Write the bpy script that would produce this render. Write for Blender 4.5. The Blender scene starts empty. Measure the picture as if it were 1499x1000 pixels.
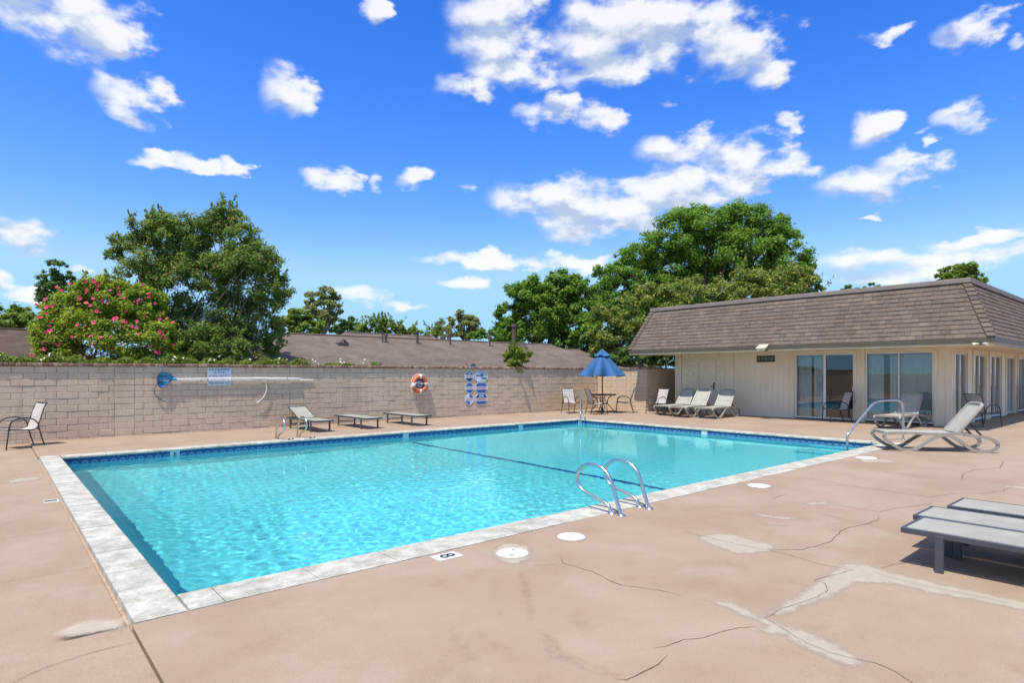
import bpy, math, random
import numpy as np
from mathutils import Vector, Matrix

random.seed(11)
sc = bpy.context.scene
COL = sc.collection

# ------------------------------------------------------------------ camera
EYE, FPX, CXP, HYP = 1.55, 881.0, 749.5, 546.5       # eye height, focal length, centre and horizon (photo pixels)
TH = math.radians(49.14)
CT, ST = math.cos(TH), math.sin(TH)
cam = bpy.data.cameras.new('camera')
cam_o = bpy.data.objects.new('camera', cam)
COL.objects.link(cam_o)
cam_o.location = (0, 0, EYE)
cam_o.rotation_euler = (math.radians(90), 0, TH - math.pi / 2)
cam.sensor_width = 36
cam.lens = 36 * FPX / 1499
cam.shift_y = (HYP - 500) / 1499
cam.clip_end = 3000
sc.camera = cam_o

# ------------------------------------------------------------------ sun, sky
SUN_VEC = Vector((-0.40, -0.14, 1)).normalized()     # towards the sun
sun = bpy.data.lights.new('sun', 'SUN')
sun_o = bpy.data.objects.new('sun', sun)
COL.objects.link(sun_o)
sun.energy = 2.5
sun.angle = math.radians(0.53)
sun.color = (1.0, 0.935, 0.83)
sun_o.rotation_euler = SUN_VEC.to_track_quat('Z', 'Y').to_euler()
sun.cycles.is_caustics_light = True
sun_o.location = (0, 0, 30)

world = bpy.data.worlds.new('World')
sc.world = world
world.use_nodes = True
SKY_STRENGTH = 0.15


def ang(u, v):
    t = (u - CXP) / FPX
    return TH - math.atan(t), math.atan((HYP - v) / math.hypot(FPX, u - CXP))


# clouds: u, v, half width, half height (photo pixels, turned into azimuth and elevation), weight
CLOUDS = [
    (95, 22, 140, 62, 1.0), (150, 60, 75, 42, 1.0), (192, 136, 62, 38, 1.0), (160, 112, 32, 24, .8), (28, 342, 78, 27, 1.0),
    (420, 132, 44, 40, .9), (440, 150, 30, 30, .8), (225, 233, 42, 14, .8), (282, 240, 48, 15, .85), (335, 239, 26, 13, .8), (478, 260, 44, 19, .95),
    (610, 262, 32, 20, .95), (548, 266, 20, 14, .6), (548, 12, 26, 32, .9), (125, 390, 20, 12, .8), (36, 432, 50, 14, .7), (5, 403, 26, 22, .8),
    (735, 35, 85, 70, 1.0), (745, 95, 72, 40, .95), (680, 128, 50, 24, .85), (890, 45, 95, 68, 1.05), (1000, 45, 110, 60, 1.0), (1085, 75, 76, 42, 1.0),
    (1125, 105, 36, 26, .9), (880, 105, 80, 30, .9), (800, 165, 54, 28, 1.0), (880, 172, 50, 24, .85), (985, 218, 66, 30, .9), (1080, 225, 76, 34, .95),
    (1140, 246, 66, 24, .8), (990, 285, 130, 40, 1.0), (860, 300, 120, 40, 1.1), (780, 296, 70, 32, 1.0), (880, 335, 110, 22, .85), (1090, 280, 60, 24, .8), (720, 380, 125, 15, .85),
    (670, 413, 50, 13, .7), (850, 384, 60, 11, .7), (1157, 177, 27, 15, .85), (1280, 180, 42, 27, 1.0), (1412, 168, 58, 30, 1.0), (1358, 199, 17, 9, .7), (1275, 268, 96, 34, 1.0),
    (1310, 238, 36, 22, .8), (1412, 45, 54, 38, .95), (1290, 47, 52, 14, .55), (1250, 385, 80, 28, .75), (1400, 378, 150, 20, .85), (1440, 350, 110, 13, .8), (1330, 400, 200, 24, .6),
    (530, 430, 66, 16, .55), (590, 442, 44, 10, .6), (1495, 55, 26, 16, .6), (985, 152, 22, 12, .5), (685, 275, 20, 9, .4), (1262, 325, 16, 6, .5),
]


def build_world():
    nt = world.node_tree
    N, L = nt.nodes, nt.links
    N.clear()
    out = N.new('ShaderNodeOutputWorld')
    bg = N.new('ShaderNodeBackground')
    bg.inputs['Strength'].default_value = SKY_STRENGTH
    L.new(bg.outputs[0], out.inputs[0])
    sky = N.new('ShaderNodeTexSky')
    sky.sky_type = 'NISHITA'
    sky.sun_disc = False
    sky.sun_elevation = math.asin(SUN_VEC.z)
    sky.sun_rotation = math.atan2(SUN_VEC.x, SUN_VEC.y)
    sky.air_density = 1.0
    sky.dust_density = 0.6
    sky.ozone_density = 2.6

    def M(op, a, b=None, c=None, clamp=False):
        x = N.new('ShaderNodeMath')
        x.operation = op
        x.use_clamp = clamp
        for i, q in enumerate((a, b, c)):
            if q is None:
                continue
            if isinstance(q, (int, float)):
                x.inputs[i].default_value = q
            else:
                L.new(q, x.inputs[i])
        return x.outputs[0]
    tc = N.new('ShaderNodeTexCoord')
    sp = N.new('ShaderNodeSeparateXYZ')
    L.new(tc.outputs['Generated'], sp.inputs[0])
    el = M('ARCSINE', sp.outputs[2])
    # the sky goes on all round: the cloud field is folded every 90 degrees of azimuth
    ax = M('MULTIPLY_ADD', sp.outputs[0], CT, M('MULTIPLY', sp.outputs[1], ST))
    ay = M('MULTIPLY_ADD', sp.outputs[1], CT, M('MULTIPLY', sp.outputs[0], -ST))
    azr = M('ARCTAN2', ay, ax)
    azf = M('ADD', M('PINGPONG', M('ADD', azr, math.pi / 4), math.pi / 2), TH - math.pi / 4)

    cv = N.new('ShaderNodeCombineXYZ')
    L.new(azf, cv.inputs[0])
    L.new(el, cv.inputs[1])
    cv.inputs[2].default_value = 1.0

    def VM(op, a, b=None, c=None):
        x = N.new('ShaderNodeVectorMath')
        x.operation = op
        for i, q in enumerate((a, b, c)):
            if q is None:
                continue
            if isinstance(q, tuple):
                x.inputs[i].default_value = q
            else:
                L.new(q, x.inputs[i])
        return x.outputs['Value'] if op in ('DOT_PRODUCT', 'LENGTH') else x.outputs[0]

    def noise(vec, scale, detail, rough=.6, colour=False):
        t = N.new('ShaderNodeTexNoise')
        t.inputs['Scale'].default_value = scale
        t.inputs['Detail'].default_value = detail
        t.inputs['Roughness'].default_value = rough
        L.new(vec, t.inputs['Vector'])
        return t.outputs[1 if colour else 0]
    flat = VM('MULTIPLY', cv.outputs[0], (1.0, 1.7, 1.0))
    warp = VM('SUBTRACT', noise(flat, 15, 4, .55, True), (.5, .5, .5))
    p0 = VM('MULTIPLY_ADD', warp, (.10, .060, 0), cv.outputs[0])
    p1 = VM('ADD', p0, (0, .020, 0))
    acc0 = acc1 = None
    for (u, v, ru, rv, wt) in CLOUDS:
        a0, e0 = ang(u, v)
        ra = abs(ang(u + ru, v)[0] - ang(u - ru, v)[0]) / 2
        re = abs(ang(u, v + rv)[1] - ang(u, v - rv)[1]) / 2
        sc_, of_ = (1 / ra, 1 / re, math.sqrt(max(0, 1.1 - wt))), (-a0 / ra, -e0 / re, 0)
        q0 = VM('MULTIPLY_ADD', p0, sc_, of_)
        q0 = VM('DOT_PRODUCT', q0, q0)
        acc0 = q0 if acc0 is None else M('SMOOTH_MIN', acc0, q0, .5)
        if rv >= 24:
            q1 = VM('MULTIPLY_ADD', p1, sc_, of_)
            q1 = VM('DOT_PRODUCT', q1, q1)
            acc1 = q1 if acc1 is None else M('MINIMUM', acc1, q1)
    body0 = M('SUBTRACT', 1.08, M('MULTIPLY', M('MINIMUM', acc0, 6.0), .80))
    body1 = M('SUBTRACT', 1.08, M('MULTIPLY', M('MINIMUM', acc1, 1.9), .80))
    fb0 = noise(flat, 15, 8, .52)
    fb1 = noise(VM('ADD', flat, (.010, .040, 0)), 15, 4, .52)
    # unseen, higher up: denser cloud cover added to raise and whiten the ambient light
    high = N.new('ShaderNodeMapRange')
    high.interpolation_type = 'SMOOTHSTEP'
    high.inputs['From Min'].default_value = .58
    high.inputs['From Max'].default_value = .80
    high.inputs['To Min'].default_value = -9
    high.inputs['To Max'].default_value = .95
    L.new(el, high.inputs['Value'])
    body = M('MAXIMUM', body0, high.outputs[0])
    d0 = M('MULTIPLY_ADD', M('SUBTRACT', fb0, .5), 2.6, body)
    alpha = N.new('ShaderNodeMapRange')
    alpha.interpolation_type = 'SMOOTHERSTEP'
    alpha.inputs['From Min'].default_value = 0.0
    alpha.inputs['From Max'].default_value = 1.0
    L.new(d0, alpha.inputs['Value'])
    s_body = M('MINIMUM', M('SUBTRACT', M('MINIMUM', body0, 1.0), body1), .6)
    s_fine = M('SUBTRACT', fb0, fb1)
    shade = M('ADD', M('MULTIPLY_ADD', s_body, .90, .38), M('MULTIPLY', s_fine, 3.4), clamp=True)
    low = N.new('ShaderNodeMapRange')
    low.inputs['From Min'].default_value = .04
    low.inputs['From Max'].default_value = .30
    low.inputs['To Min'].default_value = .66
    low.inputs['To Max'].default_value = 1.0
    L.new(el, low.inputs['Value'])
    shade = M('MULTIPLY', shade, low.outputs[0])
    cr = N.new('ShaderNodeValToRGB')
    e = cr.color_ramp.elements
    K = 3.05 / 5.6
    e[0].position, e[0].color = 0.05, (2.9 * K, 3.4 * K, 4.3 * K, 1)
    e[1].position, e[1].color = 0.78, (5.6 * K, 5.6 * K, 5.6 * K, 1)
    x = e.new(0.42)
    x.color = (4.5 * K, 4.75 * K, 5.1 * K, 1)
    L.new(shade, cr.inputs[0])
    # graded as in the photograph: deep blue above, pale at the horizon
    SD = SKY_STRENGTH * 2 ** 1.14
    sr, cc = N.new('ShaderNodeSeparateColor'), N.new('ShaderNodeCombineColor')
    L.new(sky.outputs[0], sr.inputs[0])
    for i, (k0, ex, k1) in enumerate(((.50, 2.5, 1.87), (.53, 1.5, .87), (.60, 1.10, 1.10))):
        base = M('POWER', sr.outputs[i], 1.38)
        # display value of that channel, raised, then back to sky units
        v = M('POWER', M('MULTIPLY', base, k0 * .15 * 2 ** .62), ex / 1.38)
        v = M('SMOOTH_MIN', M('MULTIPLY', v, k1), (.40, .72, 1.12)[i], .12)
        L.new(M('MULTIPLY', v, 1 / SD), cc.inputs[i])
    mix = N.new('ShaderNodeMix')
    mix.data_type = 'RGBA'
    L.new(M('MULTIPLY', alpha.outputs[0], .90), mix.inputs['Factor'])
    L.new(cc.outputs[0], mix.inputs[6])
    L.new(cr.outputs[0], mix.inputs[7])
    L.new(mix.outputs[2], bg.inputs['Color'])


build_world()
world.cycles.sampling_method = 'MANUAL'
world.cycles.sample_map_resolution = 512

vs = sc.view_settings
vs.view_transform = 'Standard'
vs.look = 'None'
vs.gamma = 1
vs.exposure = 1.16
vs.use_curve_mapping = False
cy = sc.cycles
cy.use_denoising = True
cy.use_adaptive_sampling = True
cy.adaptive_threshold = 0.03
cy.max_bounces = 8
cy.diffuse_bounces = 3
cy.glossy_bounces = 4
cy.transmission_bounces = 8
cy.transparent_max_bounces = 12
cy.caustics_refractive = True
cy.caustics_reflective = False
cy.blur_glossy = 0.3
cy.sample_clamp_indirect = 8


# ------------------------------------------------------------------ picture <-> place
def gp(u, v, z=0.0):
    """The point at height z seen at photo pixel (u, v)."""
    d = (EYE - z) * FPX / (v - HYP)
    r = (u - CXP) / FPX * d
    return Vector((d * CT + r * ST, d * ST - r * CT, z))


def dp(u, v, d):
    """The point at forward distance d seen at photo pixel (u, v)."""
    r = (u - CXP) / FPX * d
    return Vector((d * CT + r * ST, d * ST - r * CT, EYE + (HYP - v) / FPX * d))


def on_y(u, y0):
    t = (u - CXP) / FPX
    return (t * y0 * ST + y0 * CT) / (ST - t * CT)


def on_x(u, x0):
    t = (u - CXP) / FPX
    return (x0 * ST - t * x0 * CT) / (CT + t * ST)


# ------------------------------------------------------------------ materials
def new_mat(name):
    m = bpy.data.materials.new(name)
    m.use_nodes = True
    return m, m.node_tree.nodes, m.node_tree.links, m.node_tree.nodes['Principled BSDF']


def plain(name, col, rough=.6, metal=0.0, var=0.06, scale=6.0, bump=0.0, bscale=60.0, spec=.5, coat=0.0):
    """Colour with a little uneven wear and fine relief."""
    m, N, L, b = new_mat(name)
    tc = N.new('ShaderNodeTexCoord')
    t = N.new('ShaderNodeTexNoise')
    t.inputs['Scale'].default_value = scale
    t.inputs['Detail'].default_value = 6
    L.new(tc.outputs['Object'], t.inputs['Vector'])
    cr = N.new('ShaderNodeValToRGB')
    e = cr.color_ramp.elements
    e[0].position, e[1].position = .3, .7
    e[0].color = (*[max(0, c * (1 - var * 1.6)) for c in col], 1)
    e[1].color = (*[min(1, c * (1 + var)) for c in col], 1)
    L.new(t.outputs[0], cr.inputs[0])
    L.new(cr.outputs[0], b.inputs['Base Color'])
    b.inputs['Roughness'].default_value = rough
    b.inputs['Metallic'].default_value = metal
    b.inputs['Specular IOR Level'].default_value = spec
    b.inputs['Coat Weight'].default_value = coat
    if bump:
        t2 = N.new('ShaderNodeTexNoise')
        t2.inputs['Scale'].default_value = bscale
        t2.inputs['Detail'].default_value = 4
        L.new(tc.outputs['Object'], t2.inputs['Vector'])
        bp = N.new('ShaderNodeBump')
        bp.inputs['Strength'].default_value = bump
        bp.inputs['Distance'].default_value = .01
        L.new(t2.outputs[0], bp.inputs['Height'])
        L.new(bp.outputs[0], b.inputs['Normal'])
    return m


def ramp(N, stops):
    cr = N.new('ShaderNodeValToRGB')
    e = cr.color_ramp.elements
    while len(e) < len(stops):
        e.new(.5)
    for i, (p, c) in enumerate(stops):
        e[i].position = p
        e[i].color = (*c, 1)
    return cr


def piece_mat(name, stops, rough=.85, bump=.25, bscale=35.0, stain=.25, stain_scale=.8, spec=.3, stain_col=(.55, .5, .45), streak=0.0):
    """Masonry / shingle pieces: a colour of its own for each piece, plus stains over the whole surface."""
    m, N, L, b = new_mat(name)
    oi, geo, tc = N.new('ShaderNodeObjectInfo'), N.new('ShaderNodeNewGeometry'), N.new('ShaderNodeTexCoord')
    ad = N.new('ShaderNodeMath')
    ad.operation = 'ADD'
    L.new(oi.outputs['Random'], ad.inputs[0])
    L.new(geo.outputs['Random Per Island'], ad.inputs[1])
    fr = N.new('ShaderNodeMath')
    fr.operation = 'FRACT'
    L.new(ad.outputs[0], fr.inputs[0])
    cr = ramp(N, stops)
    L.new(fr.outputs[0], cr.inputs[0])
    t = N.new('ShaderNodeTexNoise')
    t.inputs['Scale'].default_value = stain_scale
    t.inputs['Detail'].default_value = 7
    t.inputs['Roughness'].default_value = .65
    L.new(geo.outputs['Position'], t.inputs['Vector'])
    sr = ramp(N, [(.35, stain_col), (.62, (1, 1, 1))])
    L.new(t.outputs[0], sr.inputs[0])
    mx = N.new('ShaderNodeMix')
    mx.data_type = 'RGBA'
    mx.blend_type = 'MULTIPLY'
    mx.inputs['Factor'].default_value = stain
    L.new(cr.outputs[0], mx.inputs[6])
    L.new(sr.outputs[0], mx.inputs[7])
    t2 = N.new('ShaderNodeTexNoise')
    t2.inputs['Scale'].default_value = bscale
    t2.inputs['Detail'].default_value = 6
    L.new(geo.outputs['Position'], t2.inputs['Vector'])
    g2 = ramp(N, [(.3, (.82, .82, .82)), (.7, (1.06, 1.06, 1.06))])
    L.new(t2.outputs[0], g2.inputs[0])
    mx2 = N.new('ShaderNodeMix')
    mx2.data_type = 'RGBA'
    mx2.blend_type = 'MULTIPLY'
    mx2.inputs['Factor'].default_value = .8
    L.new(mx.outputs[2], mx2.inputs[6])
    L.new(g2.outputs[0], mx2.inputs[7])
    last = mx2.outputs[2]
    if streak:                                          # rain runs down the face
        mp = N.new('ShaderNodeMapping')
        mp.inputs['Scale'].default_value = (5.5, 5.5, .45)
        L.new(geo.outputs['Position'], mp.inputs[0])
        t3 = N.new('ShaderNodeTexNoise')
        t3.inputs['Scale'].default_value = 1.0
        t3.inputs['Detail'].default_value = 6
        t3.inputs['Roughness'].default_value = .7
        L.new(mp.outputs[0], t3.inputs['Vector'])
        s3 = ramp(N, [(.34, (.68, .62, .56)), (.50, (1, 1, 1))])
        L.new(t3.outputs[0], s3.inputs[0])
        m3 = N.new('ShaderNodeMix')
        m3.data_type = 'RGBA'
        m3.blend_type = 'MULTIPLY'
        m3.inputs['Factor'].default_value = streak
        L.new(last, m3.inputs[6])
        L.new(s3.outputs[0], m3.inputs[7])
        last = m3.outputs[2]
    L.new(last, b.inputs['Base Color'])
    b.inputs['Roughness'].default_value = rough
    b.inputs['Specular IOR Level'].default_value = spec
    bp = N.new('ShaderNodeBump')
    bp.inputs['Strength'].default_value = bump
    bp.inputs['Distance'].default_value = .01
    L.new(t2.outputs[0], bp.inputs['Height'])
    L.new(bp.outputs[0], b.inputs['Normal'])
    return m


def leaf_mat(name, stops, trans=.35, rough=.5):
    m, N, L, b = new_mat(name)
    geo = N.new('ShaderNodeNewGeometry')
    cr = ramp(N, stops)
    L.new(geo.outputs['Random Per Island'], cr.inputs[0])
    L.new(cr.outputs[0], b.inputs['Base Color'])
    b.inputs['Roughness'].default_value = rough
    b.inputs['Specular IOR Level'].default_value = .15
    tr = N.new('ShaderNodeBsdfTranslucent')
    hs = N.new('ShaderNodeHueSaturation')
    hs.inputs['Hue'].default_value = .485
    hs.inputs['Saturation'].default_value = 1.1
    hs.inputs['Value'].default_value = 1.35
    L.new(cr.outputs[0], hs.inputs['Color'])
    L.new(hs.outputs[0], tr.inputs['Color'])
    mx = N.new('ShaderNodeMixShader')
    mx.inputs[0].default_value = trans
    L.new(b.outputs[0], mx.inputs[1])
    L.new(tr.outputs[0], mx.inputs[2])
    L.new(mx.outputs[0], N['Material Output'].inputs[0])
    return m


def glass_mat(name, tint=(.75, .85, .85), extra=.0):
    """A thin pane: see-through, mirroring more towards grazing angles."""
    m, N, L, b = new_mat(name)
    N.remove(b)
    tr = N.new('ShaderNodeBsdfTransparent')
    tr.inputs[0].default_value = (*tint, 1)
    gl = N.new('ShaderNodeBsdfGlossy')
    gl.inputs['Roughness'].default_value = .015
    fr = N.new('ShaderNodeFresnel')
    fr.inputs[0].default_value = 1.52
    md = N.new('ShaderNodeMath')
    md.operation = 'MULTIPLY_ADD'
    md.inputs[1].default_value = 1.9
    md.inputs[2].default_value = extra
    md.use_clamp = True
    L.new(fr.outputs[0], md.inputs[0])
    mx = N.new('ShaderNodeMixShader')
    L.new(md.outputs[0], mx.inputs[0])
    L.new(tr.outputs[0], mx.inputs[1])
    L.new(gl.outputs[0], mx.inputs[2])
    L.new(mx.outputs[0], N['Material Output'].inputs[0])
    return m


# ------------------------------------------------------------------ mesh helpers
class B:
    """Collects vertices and faces of one mesh."""

    def __init__(self):
        self.v, self.f = [], []

    def add(self, vs, fs):
        o = len(self.v)
        self.v += [tuple(p) for p in vs]
        self.f += [tuple(i + o for i in f) for f in fs]
        return self

    def box(self, a, b):
        x0, y0, z0 = (min(p, q) for p, q in zip(a, b))
        x1, y1, z1 = (max(p, q) for p, q in zip(a, b))
        return self.add([(x0, y0, z0), (x1, y0, z0), (x1, y1, z0), (x0, y1, z0), (x0, y0, z1), (x1, y0, z1), (x1, y1, z1), (x0, y1, z1)],
                        [(0, 3, 2, 1), (4, 5, 6, 7), (0, 1, 5, 4), (1, 2, 6, 5), (2, 3, 7, 6), (3, 0, 4, 7)])

    def cbox(self, a, b, c=.005):
        """Box with chamfered edges."""
        lo = [min(p, q) for p, q in zip(a, b)]
        hi = [max(p, q) for p, q in zip(a, b)]
        c = min(c, *[(h - l) * .45 for h, l in zip(hi, lo)])
        vs, idx = [], {}
        for sx in (0, 1):
            for sy in (0, 1):
                for sz in (0, 1):
                    s = (sx, sy, sz)
                    for ax in range(3):
                        p = []
                        for k in range(3):
                            e = hi[k] if s[k] else lo[k]
                            if k != ax:
                                e += -c if s[k] else c
                            p.append(e)
                        idx[(s, ax)] = len(vs)
                        vs.append(p)
        fs = []
        for ax in range(3):
            o = [k for k in range(3) if k != ax]
            for sd in (0, 1):
                cor = []
                for (p, q) in ((0, 0), (1, 0), (1, 1), (0, 1)):
                    s = [0, 0, 0]
                    s[ax], s[o[0]], s[o[1]] = sd, p, q
                    cor.append(idx[(tuple(s), ax)])
                flip = (sd == 0) ^ (ax == 1)
                fs.append(tuple(reversed(cor)) if flip else tuple(cor))
        for ax in range(3):       # edges along ax
            o = [k for k in range(3) if k != ax]
            for p in (0, 1):
                for q in (0, 1):
                    s0, s1 = [0, 0, 0], [0, 0, 0]
                    s0[o[0]] = s1[o[0]] = p
                    s0[o[1]] = s1[o[1]] = q
                    s1[ax] = 1
                    s0, s1 = tuple(s0), tuple(s1)
                    fs.append((idx[(s0, o[0])], idx[(s1, o[0])], idx[(s1, o[1])], idx[(s0, o[1])]))
        for s in [(i, j, k) for i in (0, 1) for j in (0, 1) for k in (0, 1)]:
            fs.append((idx[(s, 0)], idx[(s, 1)], idx[(s, 2)]))
        self.add(vs, fs)
        self.fix = True
        return self

    def tube(self, pts, r, n=8, cap=True, closed=False):
        pts = [Vector(p) for p in pts]
        k = len(pts)
        rs = r if isinstance(r, (list, tuple)) else [r] * k
        up = None
        rings = []
        for i, p in enumerate(pts):
            if closed:
                t = (pts[(i + 1) % k] - pts[i - 1]).normalized()
            else:
                t = (pts[min(i + 1, k - 1)] - pts[max(i - 1, 0)]).normalized()
            if up is None:
                up = Vector((0, 0, 1)) if abs(t.z) < .9 else Vector((1, 0, 0))
            a = t.cross(up)
            if a.length < 1e-5:
                a = t.cross(Vector((0, 1, 0)))
            a.normalize()
            b = a.cross(t).normalized()
            up = b
            rings.append([p + (a * math.cos(2 * math.pi * j / n) + b * math.sin(2 * math.pi * j / n)) * rs[i] for j in range(n)])
        vs = [q for rg in rings for q in rg]
        fs = []
        for i in range(k if closed else k - 1):
            i2 = (i + 1) % k
            for j in range(n):
                fs.append((i * n + j, i * n + (j + 1) % n, i2 * n + (j + 1) % n, i2 * n + j))
        if cap and not closed:
            fs.append(tuple(range(n)))
            fs.append(tuple(reversed(range((k - 1) * n, k * n))))
        return self.add(vs, fs)

    def bar(self, pts, w, h):
        """Rectangular bar along a path in a vertical plane; w across, h in the plane."""
        pts = [Vector(p) for p in pts]
        k = len(pts)
        vs, fs = [], []
        for i, p in enumerate(pts):
            t = (pts[min(i + 1, k - 1)] - pts[max(i - 1, 0)]).normalized()
            hx = Vector((t.x, t.y, 0))
            side = Vector((-hx.y, hx.x, 0)).normalized() if hx.length > 1e-4 else Vector((0, 1, 0))
            nn = t.cross(side).normalized()
            for (a, b) in ((-1, -1), (1, -1), (1, 1), (-1, 1)):
                vs.append(p + side * a * w / 2 + nn * b * h / 2)
        for i in range(k - 1):
            for j in range(4):
                fs.append((i * 4 + j, i * 4 + (j + 1) % 4, i * 4 + 4 + (j + 1) % 4, i * 4 + 4 + j))
        fs.append((3, 2, 1, 0))
        fs.append(tuple(range((k - 1) * 4, k * 4)))
        return self.add(vs, fs)

    def disc(self, c, r, z0, z1, n=24, r2=None):
        r2 = r if r2 is None else r2
        vs = [(c[0] + r * math.cos(2 * math.pi * i / n), c[1] + r * math.sin(2 * math.pi * i / n), z0) for i in range(n)]
        vs += [(c[0] + r2 * math.cos(2 * math.pi * i / n), c[1] + r2 * math.sin(2 * math.pi * i / n), z1) for i in range(n)]
        fs = [(i, (i + 1) % n, n + (i + 1) % n, n + i) for i in range(n)]
        fs += [tuple(range(n, 2 * n)), tuple(reversed(range(n)))]
        return self.add(vs, fs)

    def prism(self, poly, dirv, base=(0, 0, 0)):
        """Polygon (3-D points) pushed along dirv."""
        n = len(poly)
        p0 = [Vector(p) + Vector(base) for p in poly]
        p1 = [p + Vector(dirv) for p in p0]
        fs = [tuple(range(n)), tuple(reversed(range(n, 2 * n)))]
        fs += [((i + 1) % n, i, n + i, n + (i + 1) % n) for i in range(n)]
        return self.add(p0 + p1, fs)

    def mesh(self, name, smooth=False, origin=(0, 0, 0)):
        me = bpy.data.meshes.new(name)
        ox, oy, oz = origin
        me.from_pydata([(x - ox, y - oy, z - oz) for x, y, z in self.v], [], self.f)
        me.update()
        if smooth:
            me.polygons.foreach_set('use_smooth', [True] * len(me.polygons))
            try:
                me.set_sharp_from_angle(angle=math.radians(40))
            except Exception:
                pass
        return me


def fix_normals(me):
    import bmesh
    bm = bmesh.new()
    bm.from_mesh(me)
    bmesh.ops.recalc_face_normals(bm, faces=bm.faces)
    bm.to_mesh(me)
    bm.free()


def link(name, me, mat, parent=None, loc=(0, 0, 0), rot=(0, 0, 0)):
    o = bpy.data.objects.new(name, me)
    COL.objects.link(o)
    if mat is not None and not me.materials:
        me.materials.append(mat)
    o.parent = parent
    o.location = loc
    o.rotation_euler = rot
    return o


def wpart(name, b, mat, parent, smooth=False, fix=True):
    """A part whose builder is in place coordinates; the parent stands unrotated."""
    org = Vector((0, 0, 0))
    q = parent
    while q is not None:
        org += q.location
        q = q.parent
    me = b.mesh(name, smooth, org)
    if fix:
        fix_normals(me)
    return link(name, me, mat, parent)


def lpart(name, b, mat, parent, smooth=False):
    """A part whose builder is in the parent's own coordinates."""
    me = b.mesh(name, smooth)
    fix_normals(me)
    return link(name, me, mat, parent)


def tag(o, label=None, cat=None, group=None, kind=None):
    if label:
        o['label'] = label
    if cat:
        o['category'] = cat
    if group:
        o['group'] = group
    if kind:
        o['kind'] = kind
    return o


def thing(name, label, cat, loc=(0, 0, 0), rz=0.0, group=None):
    o = bpy.data.objects.new(name, None)
    COL.objects.link(o)
    o.location = loc
    o.rotation_euler = (0, 0, rz)
    o.empty_display_size = .2
    return tag(o, label, cat, group)


def structure(name, loc=(0, 0, 0)):
    o = bpy.data.objects.new(name, None)
    COL.objects.link(o)
    o.location = loc
    o['kind'] = 'structure'
    return o


def copy_tree(o, parent=None):
    c = o.copy()
    COL.objects.link(c)
    c.parent = parent
    for ch in list(o.children):
        copy_tree(ch, c)
    return c


def smooth_path(pts, k=6, closed=False):
    """Catmull-Rom through pts."""
    P = [Vector(p) for p in pts]
    n = len(P)
    out = []
    for i in range(n if closed else n - 1):
        p0 = P[i - 1] if (i > 0 or closed) else P[0]
        p1, p2 = P[i], P[(i + 1) % n]
        p3 = P[(i + 2) % n] if (i + 2 < n or closed) else P[-1]
        for j in range(k):
            t = j / k
            out.append(.5 * ((2 * p1) + (p2 - p0) * t + (2 * p0 - 5 * p1 + 4 * p2 - p3) * t * t + (3 * p1 - p0 - 3 * p2 + p3) * t ** 3))
    if not closed:
        out.append(P[-1])
    return out


def text_mesh(s, size, extrude=.002):
    cu = bpy.data.curves.new('lettering', 'FONT')
    cu.body = s
    cu.size = size
    cu.align_x = 'CENTER'
    cu.align_y = 'CENTER'
    cu.extrude = extrude
    o = bpy.data.objects.new('lettering', cu)
    COL.objects.link(o)
    dg = bpy.context.evaluated_depsgraph_get()
    me = bpy.data.meshes.new_from_object(o.evaluated_get(dg))
    bpy.data.objects.remove(o)
    bpy.data.curves.remove(cu)
    return me

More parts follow.
